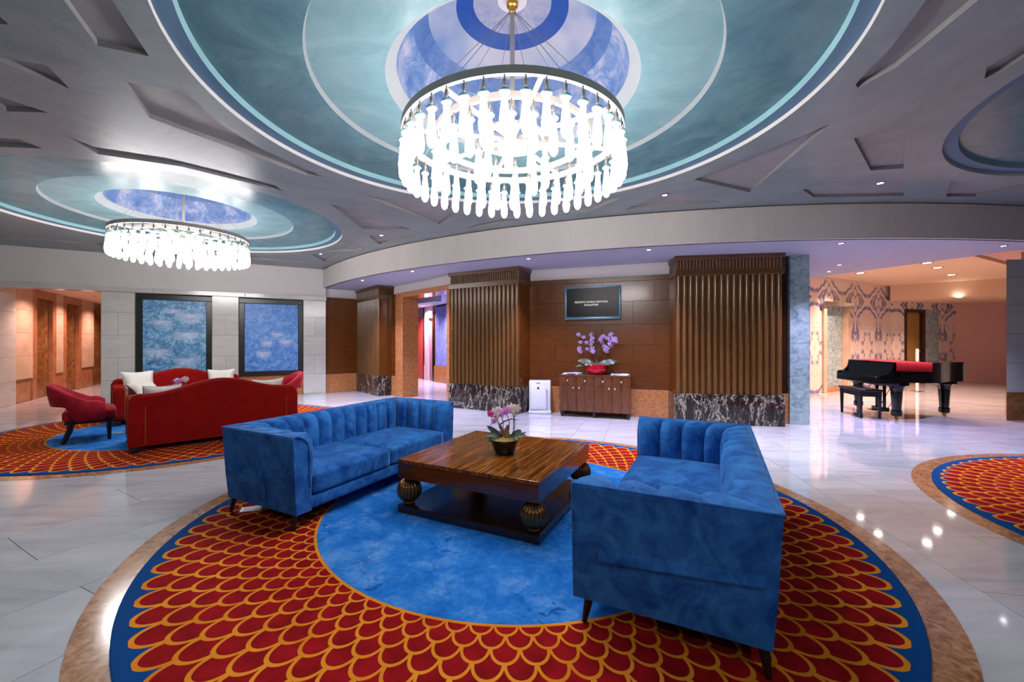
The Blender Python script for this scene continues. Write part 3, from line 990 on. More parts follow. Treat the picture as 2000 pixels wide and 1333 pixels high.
piece('marble_reveal', D1, 1.622, 2.348, 0.01, 0.2, 0, 2.418, M['green_stone'])
bm = BM()
lathe(bm, [(0, -0.03), (0.035, -0.02), (0.04, 0.0), (0.03, 0.03), (0, 0.035)], 12)
obj('door_knob', bm, M['dark_nickel'], D1, True, (1.43, 0.05, 1.05))
WO, n = wall_frame('wall_rose', 'plain rose brown wall at the far end of the piano hall', K2, K3)
piece('wall_surface', WO, 0, n, 0, 0.1, 0, 3.12, M['wall_rose'], 0)
WP = struct('wall_right', 'plain side wall of the lobby at the right', 'wall')
bm = BM()
prism(bm, [(17.0, 13.45), (17.1, 13.5), (14.1, -5), (14.0, -5)], 0, ZC)
obj('wall_surface', bm, M['wall_rose'], WP)
WQ = struct('wall_front', 'plain wall behind the camera', 'wall')
bm = BM()
box(bm, -15, 14, -5.1, -5, 0, ZC)
obj('wall_surface', bm, M['fascia'], WQ)
WU = struct('wall_west', 'plain side wall of the lobby at the left', 'wall')
bm = BM()
box(bm, -15.1, -15, -5, 9.4, 0, ZC)
obj('wall_surface', bm, M['fascia'], WU)
HR = struct('ceiling_piano_hall', 'warm amber ceiling of the piano hall with a dropped beam', 'ceiling')
bm = BM()
prism(bm, [LA, (7.9, 11.0), (12.4, 13.4), (14.6, 11.2), (8.5, 8.0), LB], ZW, ZW + 0.05)
obj('amber_ceiling', bm, M['warm_paint'], HR)
bm = BM()
prism(bm, [LA, LB, (LB[0] + 0.08, LB[1] + 0.04), (LA[0] + 0.08, LA[1] + 0.04)], ZS - 0.001, ZW)
obj('soffit_edge', bm, M['soffit'], HR)
bm = BM()
prism(bm, [(12.0, 13.0), (14.5, 11.12), (14.6, 11.25), (12.15, 13.2)], 2.65, ZW)
obj('dropped_beam', bm, M['warm_paint'], HR)
bm = BM()
prism(bm, [(12.15, 13.2), (14.6, 11.25), (17.0, 13.4), (15.5, 14.4), (12.3, 13.35)], 2.65, 2.70)
obj('low_ceiling', bm, M['warm_paint'], HR)
bm = BM()
prism(bm, [(8.5, 8.02), (14.6, 11.2), (14.6, 7.0), (9.0, 6.6)], ZW + 0.06, ZW + 0.12)
obj('rose_ceiling', bm, plain('rose_ceiling', srgb(206, 160, 150), 0.6), HR)
bm = BM()
prism(bm, [(10.5, 8.5), (14.6, 10.6), (14.6, 10.0), (10.9, 8.1)], ZW - 0.12, ZW + 0.06)
obj('rose_beam', bm, plain('rose_beam', srgb(196, 146, 138), 0.6), HR)

# ================================================================ CARPETS
def carpet(cx, cy, label, rot):
    r = thing('round_carpet', label, 'carpet', (cx, cy, 0), rot, 'round carpets set into the marble')
    bm = BM()
    lathe(bm, [(R2 - 0.002, 0.0), (R2 - 0.002, 0.010), (R2 - 0.008, 0.012), (R1, 0.012)], 160)
    obj('scale_field', bm, M['carpet'], r)
    bm = BM()
    lathe(bm, [(R1, 0.012), (R1 - 0.004, 0.0125), (0, 0.0125)], 128)
    obj('centre_field', bm, M['medallion'], r)
    return r
carpet(*DOMES[0], 'large round red scale carpet with blue centre under the blue sofas', 0.0)
carpet(*DOMES[1], 'round red scale carpet with blue centre under the red sofas', 0.3)
carpet(*DOMES[2], 'empty round red scale carpet with blue edge, cut by the right side', 0.6)

# ================================================================ BLUE SOFAS
SL, SD = 1.98, 0.84
def tuft_segment(start, end, nch, prof, closed_front):
    """loft a tufted wall; start/end give the plan point for inward offset t"""
    bm = BM()
    per = 12
    n = nch * per
    rows = []
    for i in range(n + 1):
        s = i / n
        ph = abs(math.sin(PI * s * nch))
        grv = (1 - ph ** 0.4)
        blg = ph ** 0.6
        row = []
        for (t, z, k) in prof:
            tt = t + k * (0.046 * blg - 0.030 * grv)
            zz = z + (0.010 * blg - 0.016 * grv if (0.6 < z and k > 0) else 0) * k
            a = Vector(start(tt))
            b = Vector(end(tt))
            p = a.lerp(b, s)
            row.append(bm.verts.new((p.x, p.y, zz)))
        rows.append(row)
    m = len(prof)
    for A, B in zip(rows, rows[1:]):
        for k in range(m):
            l = (k + 1) % m
            bm.faces.new((A[k], A[l], B[l], B[k]))
    if closed_front:
        bm.faces.new(rows[0] if closed_front == 1 else rows[-1])
    return bm
# t, z, tuft weight
SPROF = [(0.032, 0.13, 0), (0.018, 0.32, 0), (0.004, 0.62, 0), (0.0, 0.672, 0), (0.012, 0.686, 0), (0.035, 0.690, 0.35), (0.075, 0.690, 0.7),
         (0.118, 0.676, 1), (0.146, 0.645, 1), (0.160, 0.590, 1), (0.166, 0.50, 1), (0.164, 0.40, 1), (0.160, 0.30, 0.6), (0.155, 0.13, 0)]
def blue_sofa():
    r = thing('tufted_sofa', '', 'sofa', (0, 0, 0))
    hx, hy = SL / 2, SD / 2
    bm = tuft_segment(lambda t: (-hx + t, hy - t), lambda t: (hx - t, hy - t), 11, SPROF, 0)
    obj('backrest', bm, M['blue_velvet'], r, 'all')
    for sg in (-1, 1):
        bm = tuft_segment(lambda t: (sg * (hx - t), -hy), lambda t: (sg * (hx - t), hy - t), 4, SPROF, 1)
        a = obj('arm', bm, M['blue_velvet'], r, True)
        bm = BM()      # piping along the outer top edge and down the front of the arm
        tube(bm, [(sg * hx, hy, 0.684), (sg * (hx + 0.002), -hy, 0.684)], 0.006, 6)
        fr = [(sg * (hx - t), -hy - 0.002, z) for (t, z, k) in SPROF]
        tube(bm, [fr[0], fr[1], fr[2], fr[3]], 0.005, 6)
        tube(bm, [(sg * (hx - t + 0.03 * k), -hy - 0.002, z - (0.016 * k if z > 0.6 else 0)) for (t, z, k) in SPROF[3:13]], 0.006, 6)
        obj('piping', bm, M['blue_velvet'], a, True)
        bm = BM()      # the sewn tuck across the outside of the arm
        y0, y1 = -hy + 0.12, hy - 0.06
        p = [(sg * (hx - 0.016), 0.425), (sg * (hx + 0.001), 0.374), (sg * (hx - 0.001), 0.366), (sg * (hx - 0.022), 0.368)]
        A = [bm.verts.new((x, y0, z - 0.03)) for x, z in p]
        B = [bm.verts.new((x, y1, z + 0.02)) for x, z in p]
        for k in range(4):
            bm.faces.new((A[k], A[(k + 1) % 4], B[(k + 1) % 4], B[k]))
        bm.faces.new(A)
        bm.faces.new(B)
        obj('tuck', bm, M['blue_velvet'], a)
    bm = BM()
    box(bm, -hx + 0.145, hx - 0.145, -hy + 0.012, hy - 0.14, 0.13, 0.226, 0.02, 3)
    obj('seat_frame', bm, M['blue_velvet'], r, True)
    w = (SL - 0.335) / 4
    for sg in (-1, 1):
        bm = BM()
        cushion(bm, w - 0.002, 0.335, 0.082, 0.035, 0.022, M=T(sg * w, -0.085, 0.31), n=14)
        obj('seat_cushion', bm, M['blue_velvet'], r, 'all')
    bm = BM()
    tube(bm, [(-hx, hy + 0.001, 0.684), (hx, hy + 0.001, 0.684)], 0.006, 6)
    obj('piping', bm, M['blue_velvet'], r, True)
    for sx in (-1, 1):
        for sy in (-1, 1):
            bm = BM()
            tube(bm, [(sx * (hx - 0.065), sy * (hy - 0.065), 0.14), (sx * (hx - 0.045), sy * (hy - 0.045), 0.013)], [0.024, 0.012], 10)
            obj('leg', bm, M['black_wood'], r, True)
    return r
def place_between(front_near, back_near, dvec, L, D):
    """centre and turn of a sofa whose front-near and back-near floor corners are given; dvec runs along it"""
    d = Vector(dvec).normalized()
    n = (Vector(back_near) - Vector(front_near)).normalized()
    c = Vector(front_near) + d * L / 2 + n * D / 2
    return c, n
s1 = blue_sofa()
d = Vector((0.455, 0.890))
# left sofa: its back looks left, its front right
nrm = Vector((-d.y, d.x)).normalized()
c1 = Vector((-1.465, 2.905)) + d * SL / 2 + nrm * SD / 2
s1.location = (c1.x, c1.y, 0)
s1.rotation_euler = (0, 0, math.atan2(nrm.y, nrm.x) - PI / 2)
s1['label'] = 'blue tufted velvet sofa left of the wooden coffee table'
s1['group'] = 'blue tufted sofas facing each other'
nrm2 = -nrm
c2 = Vector((0.325, 1.985)) + d * SL / 2 + nrm2 * SD / 2
dup(s1, (c2.x, c2.y, 0), math.atan2(nrm2.y, nrm2.x) - PI / 2, 'blue tufted velvet sofa in front, right of the coffee table, seen from its arm', 'blue tufted sofas facing each other')

# ================================================================ COFFEE TABLE
TS = 1.2
tab = thing('coffee_table', 'square dark glossy wood coffee table with fluted ball legs', 'table', (-0.03, 3.56, 0), math.atan2(d.y, d.x) - PI / 2)
h = TS / 2
bm = BM()
box(bm, -h, h, -h, h, 0.402, 0.43, 0.004, 2)
obj('table_top', bm, M['wood_table'], tab)
bm = BM()
box(bm, -h + 0.0015, h - 0.0015, -h + 0.0015, h - 0.0015, 0.285, 0.4025, 0.003, 2)
obj('apron', bm, M['wood_apron'], tab)
bm = BM()
box(bm, -h, h, -h, h, 0.013, 0.072, 0.006, 2)
obj('bottom_shelf', bm, M['wood_dark'], tab)
ball = [(0.035, 0.072), (0.045, 0.078), (0.042, 0.09)] + [(0.098 * math.cos(a), 0.182 + 0.094 * math.sin(a)) for a in [math.radians(-68 + 136 * k / 14) for k in range(15)]] + [(0.036, 0.275), (0.044, 0.285)]
flut = lambda a, z: 1 - 0.12 * (1 - abs(math.sin(a * 9)) ** 0.7)
for sx in (-1, 1):
    for sy in (-1, 1):
        bm = BM()
        lathe(bm, ball, 144, sx * (h - 0.065), sy * (h - 0.065), flut)
        obj('ball_leg', bm, M['bronze'], tab, 'all')

# ================================================================ ORCHIDS
def flower_mesh(mats, r=0.045):
    bm = BM()
    for k in range(5):
        a = 2 * PI * k / 5 + PI / 2
        w = 0.42 if k in (1, 4) else 0.27
        L = r * (1.05 if k in (1, 4) else 1.0)
        ca, sa = math.cos(a), math.sin(a)
        P = lambda u, v, dz: bm.verts.new((L * (u * ca - v * sa), -L * dz - (0.004 if k in (1, 4) else 0), L * (u * sa + v * ca)))
        m = 6
        lo = [P(0.05 + 0.99 * q / m, -w * math.sin(PI * (q / m) ** 0.8) ** 0.75 if 0 < q < m else 0, 0.10 * math.sin(PI * q / m) - 0.10 * (q / m) ** 2) for q in range(m + 1)]
        hi = [P(0.05 + 0.99 * q / m, w * math.sin(PI * (q / m) ** 0.8) ** 0.75, 0.10 * math.sin(PI * q / m) - 0.10 * (q / m) ** 2) for q in range(1, m)]
        mid = [P(0.05 + 0.99 * q / m, 0, 0.16 * math.sin(PI * q / m) - 0.10 * (q / m) ** 2) for q in range(1, m)]
        A_ = [lo[0]] + lo[1:m] + [lo[m]]
        B_ = [lo[0]] + mid + [lo[m]]
        C_ = [lo[0]] + hi + [lo[m]]
        for X_, Y_ in ((A_, B_), (B_, C_)):
            for q in range(m):
                f_ = [X_[q], X_[q + 1], Y_[q + 1], Y_[q]]
                f_ = list(dict.fromkeys(f_))
                bm.faces.new(f_)
    n0 = len(bm.faces)
    tmp = bmesh.new()
    bmesh.ops.create_icosphere(tmp, subdivisions=1, radius=r * 0.17)
    for v in tmp.verts:
        v.co = Vector((v.co.x, v.co.y * 1.4 - r * 0.25, v.co.z - r * 0.12))
    me0 = bpy.data.meshes.new('tmp')
    tmp.to_mesh(me0)
    tmp.free()
    bm.from_mesh(me0)
    bpy.data.meshes.remove(me0)
    bm.faces.ensure_lookup_table()
    for f in bm.faces[n0:]:
        f.material_index = 1
    me = bpy.data.meshes.new('flower')
    bm.to_mesh(me)
    bm.free()
    for m in mats:
        me.materials.append(m)
    return me
FLW = {k: flower_mesh([M['petal_' + k], M['petal_lip']]) for k in ('lilac', 'pink', 'magenta', 'cream', 'peach')}
def flower(parent, kind, x, y, z, s=1.0, yaw=0.0):
    o = mobj('flower', FLW[kind], None, parent, False, (x, y, z))
    o.rotation_euler = (random.uniform(-0.35, 0.35), random.uniform(-0.4, 0.4), yaw + random.uniform(-0.6, 0.6))
    o.scale = (s, s, s)
    return o
def leaf(parent, x, y, z, ang, L, w, rise, droop):
    bm = BM()
    m = 8
    A, Bv, Cc = [], [], []
    for k in range(m + 1):
        t = k / m
        ww = w * (math.sin(PI * min(1, t * 0.92 + 0.08)) ** 0.6) * (1 if t < 1 else 0.1)
        px, pz = L * t, rise * t - droop * t * t
        A.append(bm.verts.new((px, -ww, pz + ww * 0.25)))
        Bv.append(bm.verts.new((px, 0, pz)))
        Cc.append(bm.verts.new((px, ww, pz + ww * 0.25)))
    for k in range(m):
        bm.faces.new((A[k], A[k + 1], Bv[k + 1], Bv[k]))
        bm.faces.new((Bv[k], Bv[k + 1], Cc[k + 1], Cc[k]))
    bmesh.ops.rotate(bm, verts=bm.verts, cent=(0, 0, 0), matrix=Matrix.Rotation(0.9 if math.cos(ang) > 0 else -0.9, 3, 'X'))
    o = obj('leaf', bm, M['leaf'], parent, 'all', (x, y, z), ang)
    return o
def stemtube(parent, pts, r=0.004):
    P = [Vector(p) for p in pts]
    out = []
    for i in range(len(P) - 1):
        p0, p1, p2, p3 = P[max(i - 1, 0)], P[i], P[i + 1], P[min(i + 2, len(P) - 1)]
        for k in range(5):
            t = k / 5
            out.append(0.5 * ((2 * p1) + (-p0 + p2) * t + (2 * p0 - 5 * p1 + 4 * p2 - p3) * t * t + (-p0 + 3 * p1 - 3 * p2 + p3) * t ** 3))
    out.append(P[-1])
    bm = BM()
    tube(bm, out, r, 6)
    return obj('flower_stem', bm, M['stem'], parent, 'all')

def table_orchid(loc, label, bare=False):
    r = thing('potted_orchid', label, 'plant', loc, 0.0)
    bm = BM()
    lathe(bm, [(0, 0), (0.072, 0), (0.078, 0.008), (0.112, 0.095), (0.124, 0.118), (0.127, 0.122), (0.119, 0.122), (0.105, 0.100), (0, 0.098)], 32)
    obj('bowl', bm, M['bowl_black'], r, True)
    bm = BM()
    lathe(bm, [(0.098, 0.099), (0.094, 0.116), (0.06, 0.128), (0, 0.132)], 24, mod=lambda a, z: 1 + 0.04 * math.sin(a * 7))
    obj('moss', bm, M['moss'], r, True)
    bm = BM()
    tube(bm, [(0.02, 0, 0.11), (0.025, 0, 0.16), (0.018, 0.0, 0.20), (0.03, 0, 0.235)], [0.028, 0.02, 0.017, 0.008], 9)
    tube(bm, [(0.02, 0, 0.15), (-0.02, -0.01, 0.20), (-0.035, 0, 0.24), (0.0, 0.0, 0.265), (0.06, 0, 0.285), (0.11, 0, 0.275)], [0.014, 0.011, 0.008, 0.006, 0.005, 0.003], 7)
    obj('driftwood', bm, M['bark'], r, True)
    for (x, y, z, a, L, w, ri, dr) in ((-0.03, 0, 0.13, 2.9, 0.13, 0.022, 0.12, 0.08), (-0.03, -0.03, 0.12, 3.4, 0.12, 0.020, 0.03, 0.06), (0.03, 0, 0.12, 0.25, 0.15, 0.018, 0.10, 0.05),
                                       (-0.02, 0.02, 0.13, 1.9, 0.05, 0.022, 0.15, 0.0), (0.05, 0.02, 0.13, 0.9, 0.06, 0.024, 0.11, 0.02), (0.03, -0.02, 0.13, -0.2, 0.17, 0.012, 0.14, 0.02)):
        leaf(r, x, y, z, a, L, w, ri, dr)
    st = [[(-0.03, 0, 0.13), (-0.035, 0, 0.22), (-0.06, 0, 0.28), (-0.10, -0.01, 0.325)], [(-0.02, 0, 0.13), (-0.01, 0, 0.25), (-0.03, 0, 0.31), (-0.06, 0, 0.345)],
          [(0.03, 0, 0.13), (0.04, 0, 0.25), (0.02, 0, 0.32), (0.0, 0, 0.355)], [(0.05, 0, 0.13), (0.085, 0, 0.22), (0.075, 0, 0.31), (0.045, 0, 0.355)],
          [(0.08, 0.02, 0.12), (0.075, 0, 0.25), (0.09, 0, 0.33), (0.10, 0, 0.375)], [(-0.035, 0, 0.20), (-0.06, 0, 0.255), (-0.10, 0, 0.25), (-0.115, 0, 0.235)]]
    for p in st:
        stemtube(r, p, 0.0035)
    for (k, x, z, s) in (('magenta', -0.115, 0.328, .75), ('cream', -0.085, 0.345, .85), ('cream', -0.07, 0.315, .9), ('pink', -0.045, 0.335, .85), ('pink', -0.03, 0.325, .9), ('cream', -0.045, 0.36, .7),
                         ('pink', -0.005, 0.345, .8), ('pink', 0.02, 0.365, .8), ('pink', 0.035, 0.355, .85), ('cream', 0.06, 0.385, .75), ('peach', 0.085, 0.37, .85), ('cream', 0.09, 0.345, .8),
                         ('peach', 0.105, 0.375, .8), ('cream', 0.075, 0.34, .6), ('pink', -0.085, 0.275, .6), ('pink', -0.09, 0.255, .4), ('magenta', -0.02, 0.17, .5), ('pink', -0.022, 0.185, .6)):
        flower(r, k, x, random.uniform(-0.03, 0.02), z, s)
    return r
table_orchid((0.005, 3.47, 0.43), 'black bowl of pink and cream orchids on the wooden coffee table')

def cabinet_orchid(loc, rz):
    r = thing('potted_orchid', 'lilac orchid in a glossy red bowl on the wooden sideboard', 'plant', loc, rz)
    bm = BM()
    lathe(bm, [(0, 0), (0.10, 0), (0.13, 0.01), (0.175, 0.07), (0.182, 0.12), (0.168, 0.185), (0.160, 0.19), (0.154, 0.18), (0.15, 0.165), (0, 0.165)], 36)
    obj('bowl', bm, M['bowl_red'], r, True)
    bm = BM()
    lathe(bm, [(0.15, 0.166), (0.09, 0.18), (0, 0.185)], 20)
    obj('moss', bm, M['moss'], r, True)
    for (x, y, z, a, L, w, ri, dr) in ((-0.03, 0, 0.18, 3.05, 0.30, 0.062, 0.20, 0.10), (-0.02, -0.04, 0.18, 3.7, 0.20, 0.05, 0.16, 0.17), (0.03, -0.02, 0.18, 0.0, 0.30, 0.06, 0.20, 0.16),
                                       (0.03, 0.03, 0.18, 0.5, 0.34, 0.05, 0.22, 0.14), (-0.06, -0.02, 0.18, 3.4, 0.32, 0.025, 0.06, 0.14), (0.0, -0.05, 0.18, -1.2, 0.17, 0.05, 0.14, 0.12)):
        leaf(r, x, y, z, a, L, w, ri, dr)
    fl = [(295, 280), (285, 262), (400, 325), (335, 435), (465, 440), (570, 250), (550, 290), (590, 350), (560, 390), (575, 430), (550, 490), (470, 580), (585, 560), (610, 640), (570, 620),
          (310, 560), (300, 610), (330, 640), (770, 330), (750, 380), (860, 330), (820, 300), (950, 280), (980, 260), (1010, 350), (1060, 350), (1085, 420), (1040, 400), (780, 440), (975, 500),
          (945, 470), (860, 540), (840, 520), (880, 630), (850, 600), (950, 410), (910, 350), (900, 560)]
    for cx, cy in fl:
        x = (cx / 11.1 - 60) * 0.00935
        z = 1.35 - (cy / 11.1 - 39) * 0.00935 - 0.764
        flower(r, 'lilac', x, random.uniform(-0.06, 0.03), z, 0.95)
    for tip in ((-0.31, 0.76), (-0.07, 0.78), (0.25, 0.76)):
        stemtube(r, [(0.0, 0, 0.17), (tip[0] * 0.25, 0.01, 0.45), (tip[0] * 0.7, 0.01, tip[1] - 0.06), (tip[0], 0, tip[1]), (tip[0] * 1.12 + 0.02, -0.02, tip[1] - 0.12), (tip[0] * 1.05, -0.03, tip[1] - 0.30)], 0.005)
    bm = BM()
    tube(bm, [(0.02, 0.03, 0.17), (0.03, 0.04, 0.62)], 0.008, 7)
    obj('support_stake', bm, M['stem'], r, True)
    return r

# ================================================================ SIDEBOARD
cang = math.atan2(-0.338, 0.941)
cabc = Vector((1.60, 7.44))
cab = thing('sideboard', 'dark wood sideboard with rippled doors under the television', 'cabinet', (cabc.x, cabc.y, 0), cang)
CW = 1.26
bm = BM()
box(bm, -CW / 2 + 0.01, CW / 2 - 0.01, 0.03, 0.375, 0.107, 0.735, 0.003)
obj('carcass', bm, M['wood_cabinet'], cab)
bm = BM()
box(bm, -CW / 2, CW / 2, 0.0, 0.38, 0.735, 0.764, 0.004)
obj('top', bm, M['wood_cabinet'], cab)
def ripple(x0, x1, z0, z1):
    bm = BM()
    n = 16
    F_, B_ = [], []
    for k in range(n + 1):
        t = k / n
        x = x0 + (x1 - x0) * t
        y = 0.02 - 0.036 * abs(math.sin(PI * 2 * t))
        F_.append((bm.verts.new((x, y, z0)), bm.verts.new((x, y, z1))))
        B_.append((bm.verts.new((x, 0.03, z0)), bm.verts.new((x, 0.03, z1))))
    for k in range(n):
        bm.faces.new((F_[k][0], F_[k + 1][0], F_[k + 1][1], F_[k][1]))
        bm.faces.new((F_[k][1], F_[k + 1][1], B_[k + 1][1], B_[k][1]))
        bm.faces.new((F_[k][0], F_[k + 1][0], B_[k + 1][0], B_[k][0]))
    bm.faces.new((F_[0][0], F_[0][1], B_[0][1], B_[0][0]))
    bm.faces.new((F_[n][0], F_[n][1], B_[n][1], B_[n][0]))
    return bm
def knob(parent, x, y, z):
    bm = BM()
    lathe(bm, [(0, 0), (0.006, 0), (0.006, 0.012), (0.015, 0.016), (0.016, 0.024), (0, 0.030)], 14)
    o = obj('knob', bm, M['steel'], parent, True, (x, y, z))
    o.rotation_euler = (PI / 2, 0, 0)
    return o
for k in range(4):
    x0 = -CW / 2 + CW * k / 4 + 0.0015
    x1 = -CW / 2 + CW * (k + 1) / 4 - 0.0015
    dr = obj('drawer', ripple(x0, x1, 0.572, 0.733), M['wood_cabinet'], cab, True)
    knob(dr, (x0 + x1) / 2, -0.001, 0.655)
    do = obj('door', ripple(x0, x1, 0.108, 0.569), M['wood_cabinet'], cab, True)
    knob(do, x1 - 0.05 if k % 2 == 0 else x0 + 0.05, 0.004, 0.53)
for k in range(9):
    bm = BM()
    box(bm, -0.004, 0.004, -0.004, 0.001, 0.726, 0.768, 0.001)
    obj('edge_stud', bm, M['steel'], cab, False, (-CW / 2 + 0.006 + (CW - 0.012) * k / 8, 0, 0))
for x, y in ((-CW / 2 + 0.05, 0.05), (CW / 2 - 0.05, 0.05), (0, 0.05), (-CW / 2 + 0.05, 0.33), (CW / 2 - 0.05, 0.33)):
    bm = BM()
    lathe(bm, [(0, 0), (0.022, 0), (0.034, 0.05), (0.034, 0.107), (0, 0.107)], 12, x, y)
    obj('foot', bm, M['black_satin'], cab, True)
def on_cab(x, y, z=0.764):
    v = cab.matrix_basis @ Vector((x, y, z))
    return (v.x, v.y, v.z)
cab.matrix_basis = T(cabc.x, cabc.y, 0) @ Rz(cang)
cabinet_orchid(on_cab(0.02, 0.19), cang)
MAGL = ['fanned glossy magazine at the left end of the sideboard, lowest', 'fanned glossy magazine at the left end of the sideboard, middle', 'fanned glossy magazine at the left end of the sideboard, on top',
        'white magazine at the right end of the sideboard, underneath', 'folded newspaper lying on the magazine at the right end of the sideboard']
for k, (x, y, a, z) in enumerate(((-0.44, 0.17, 0.05, 0.0), (-0.42, 0.19, 0.45, 0.0085), (-0.40, 0.16, 0.9, 0.017), (0.43, 0.17, 0.0, 0.0), (0.44, 0.18, 0.22, 0.0125))):
    m = thing('magazine', MAGL[k], 'magazine', on_cab(x, y, 0.7645 + z), cang + a, 'papers on the sideboard')
    hgt = 0.012 if k == 3 else 0.008
    bm = BM()
    box(bm, -0.145, 0.145, -0.105, 0.105, 0, hgt, 0.001)
    obj('pages', bm, M['paper'], m)
    bm = BM()
    box(bm, -0.12, 0.02, -0.08, 0.08, hgt, hgt + 0.0004)
    obj('cover_print', bm, M['paper_blue'], m)

# ================================================================ AIR PURIFIER
pu = thing('air_purifier', 'white upright air purifier standing left of the sideboard', 'air purifier', (0.68, 7.90, 0), math.radians(-6))
bm = BM()
box(bm, -0.205, 0.205, 0.0, 0.21, 0.03, 0.625, 0.025, 3)
obj('body', bm, M['white_plastic'], pu, True)
bm = BM()
box(bm, -0.215, 0.215, -0.02, 0.22, 0.0, 0.06, 0.018, 2)
obj('base', bm, M['white_plastic'], pu, True)
bm = BM()
box(bm, -0.185, 0.115, -0.018, 0.01, 0.085, 0.60, 0.012, 2)
obj('front_panel', bm, M['white_plastic'], pu, True)
bm = BM()
tube(bm, [(0.10, -0.012, 0.47), (0.135, -0.012, 0.45), (0.135, -0.012, 0.09), (-0.17, -0.012, 0.075)], 0.006, 6)
obj('panel_groove', bm, M['grey_plastic'], pu, True)
bm = BM()
tube(bm, [(-0.065, -0.018, 0.575), (-0.05, -0.02, 0.585), (-0.01, -0.02, 0.585), (0.005, -0.018, 0.575)], 0.006, 6)
obj('handle', bm, M['dark_plastic'], pu, True)
bm = BM()
box(bm, -0.05, -0.012, -0.022, -0.01, 0.465, 0.505, 0.003)
obj('indicator', bm, M['dark_plastic'], pu)
bm = BM()
box(bm, -0.04, 0.0, -0.0195, -0.01, 0.112, 0.119)
obj('badge', bm, M['grey_plastic'], pu)
bm = BM()
for k in range(7):
    box(bm, -0.16 + k * 0.045, -0.125 + k * 0.045, 0.03, 0.19, 0.622, 0.627)
vent = obj('vent_slats', bm, M['grey_plastic'], pu)

# ================================================================ TELEVISION
wb = Vector((2.95 - 0.42, 7.41 - 8.32)).normalized()
tvp = Vector((0.42, 8.32)) + wb * 1.33
tvn = Vector((wb.y, -wb.x))
tv = thing('television', 'wall mounted television with silver blue frame and white lettering', 'television', (tvp.x + tvn.x * 0.04, tvp.y + tvn.y * 0.04, 2.085), math.atan2(wb.y, wb.x))
tw, thh = 0.515, 0.312
bm = BM()
box(bm, -tw + 0.03, tw - 0.03, 0.0, 0.036, -thh + 0.03, thh - 0.03, 0.01, 2)
obj('housing', bm, M['dark_plastic'], tv)
bm = BM()
for (x0, x1, z0, z1) in ((-tw, tw, thh - 0.035, thh), (-tw, tw, -thh, -thh + 0.055), (-tw, -tw + 0.035, -thh + 0.0552, thh - 0.0352), (tw - 0.035, tw, -thh + 0.0552, thh - 0.0352)):
    box(bm, x0, x1, -0.035, 0.012, z0, z1, 0.006, 2)
obj('bezel', bm, M['tv_frame'], tv, True)
bm = BM()
box(bm, -tw + 0.034, tw - 0.034, -0.022, -0.005, -thh + 0.054, thh - 0.034)
scr = obj('screen', bm, M['tv_screen'], tv)
def text(parent, s, size, x, z, y, width):
    cv = bpy.data.curves.new('lettering', 'FONT')
    cv.body = s
    cv.size = size
    cv.align_x = 'CENTER'
    cv.align_y = 'CENTER'
    cv.extrude = 0.0005
    cv.materials.append(M['tv_text'])
    o = bpy.data.objects.new('lettering', cv)
    COL.objects.link(o)
    o.parent = parent
    o.location = (x, y, z)
    o.rotation_euler = (PI / 2, 0, 0)
    bpy.context.view_layer.update()
    me = bpy.data.meshes.new_from_object(o.evaluated_get(bpy.context.evaluated_depsgraph_get()))
    wid = max(v.co.x for v in me.vertices) - min(v.co.x for v in me.vertices)
    for v in me.vertices:
        v.co.x *= width / wid
    bpy.data.objects.remove(o)
    bpy.data.curves.remove(cv)
    o = mobj('lettering', me, M['tv_text'], parent, False, (x, y, z))
    o.rotation_euler = (PI / 2, 0, 0)
    return o
text(scr, 'RESORTS WORLD SENTOSA', 0.048, -0.02, 0.018, -0.0235, 0.61)
text(scr, 'SINGAPORE', 0.048, -0.02, -0.038, -0.0235, 0.26)

# ================================================================ PAINTINGS
PA = painting_mat('canvas_one', [(-0.34, -0.30, 0.34, 1.3), (0.22, -0.52, 0.30, 1.2), (0.20, 0.08, 0.34, 1.5), (0.27, 0.52, 0.34, 1.4), (-0.25, 0.36, 0.28, 1.5), (-0.05, 0.62, 0.22, 1.8)],
                  srgb(36, 88, 148), srgb(92, 150, 194), srgb(158, 202, 222))
PB = painting_mat('canvas_two', [(-0.18, -0.38, 0.22, 1.2), (-0.12, -0.12, 0.18, 1.0), (0.10, 0.10, 0.17, 1.2), (0.32, -0.08, 0.20, 1.0)],
                  srgb(48, 104, 186), srgb(84, 142, 214), srgb(132, 176, 228))
def painting(x0, x1, mat, label):
    v = Vector((-9.89, 8.22)) + Vector((0.878, 0.4787)) * (x0 + x1) / 2 + Vector((-0.4787, 0.878)) * 0.10
    r = thing('framed_painting', label, 'painting', (v.x, v.y, 1.47), ua)
    hw, hh, f = (x1 - x0) / 2 - 0.004, 0.955, 0.115
    for nm, (a, b, c, e) in (('rail', (-hw, hw, hh - f, hh)), ('rail', (-hw, hw, -hh, -hh + f)), ('stile', (-hw, -hw + f, -hh + f, hh - f)), ('stile', (hw - f, hw, -hh + f, hh - f))):
        bm = BM()
        box(bm, a, b, -0.05, 0.04, c, e, 0.008, 1)
        obj('frame_' + nm, bm, M['frame_black'], r)
    bm = BM()
    box(bm, -hw + f, hw - f, 0.0, 0.02, -hh + f, hh - f)
    obj('canvas', bm, mat, r)
painting(2.035, 3.435, PA, 'black framed blue painting with many pale feathery plumes, nearer the corridor')
painting(3.966, 5.38, PB, 'black framed bright blue painting with four pale blossoms, by the corner')

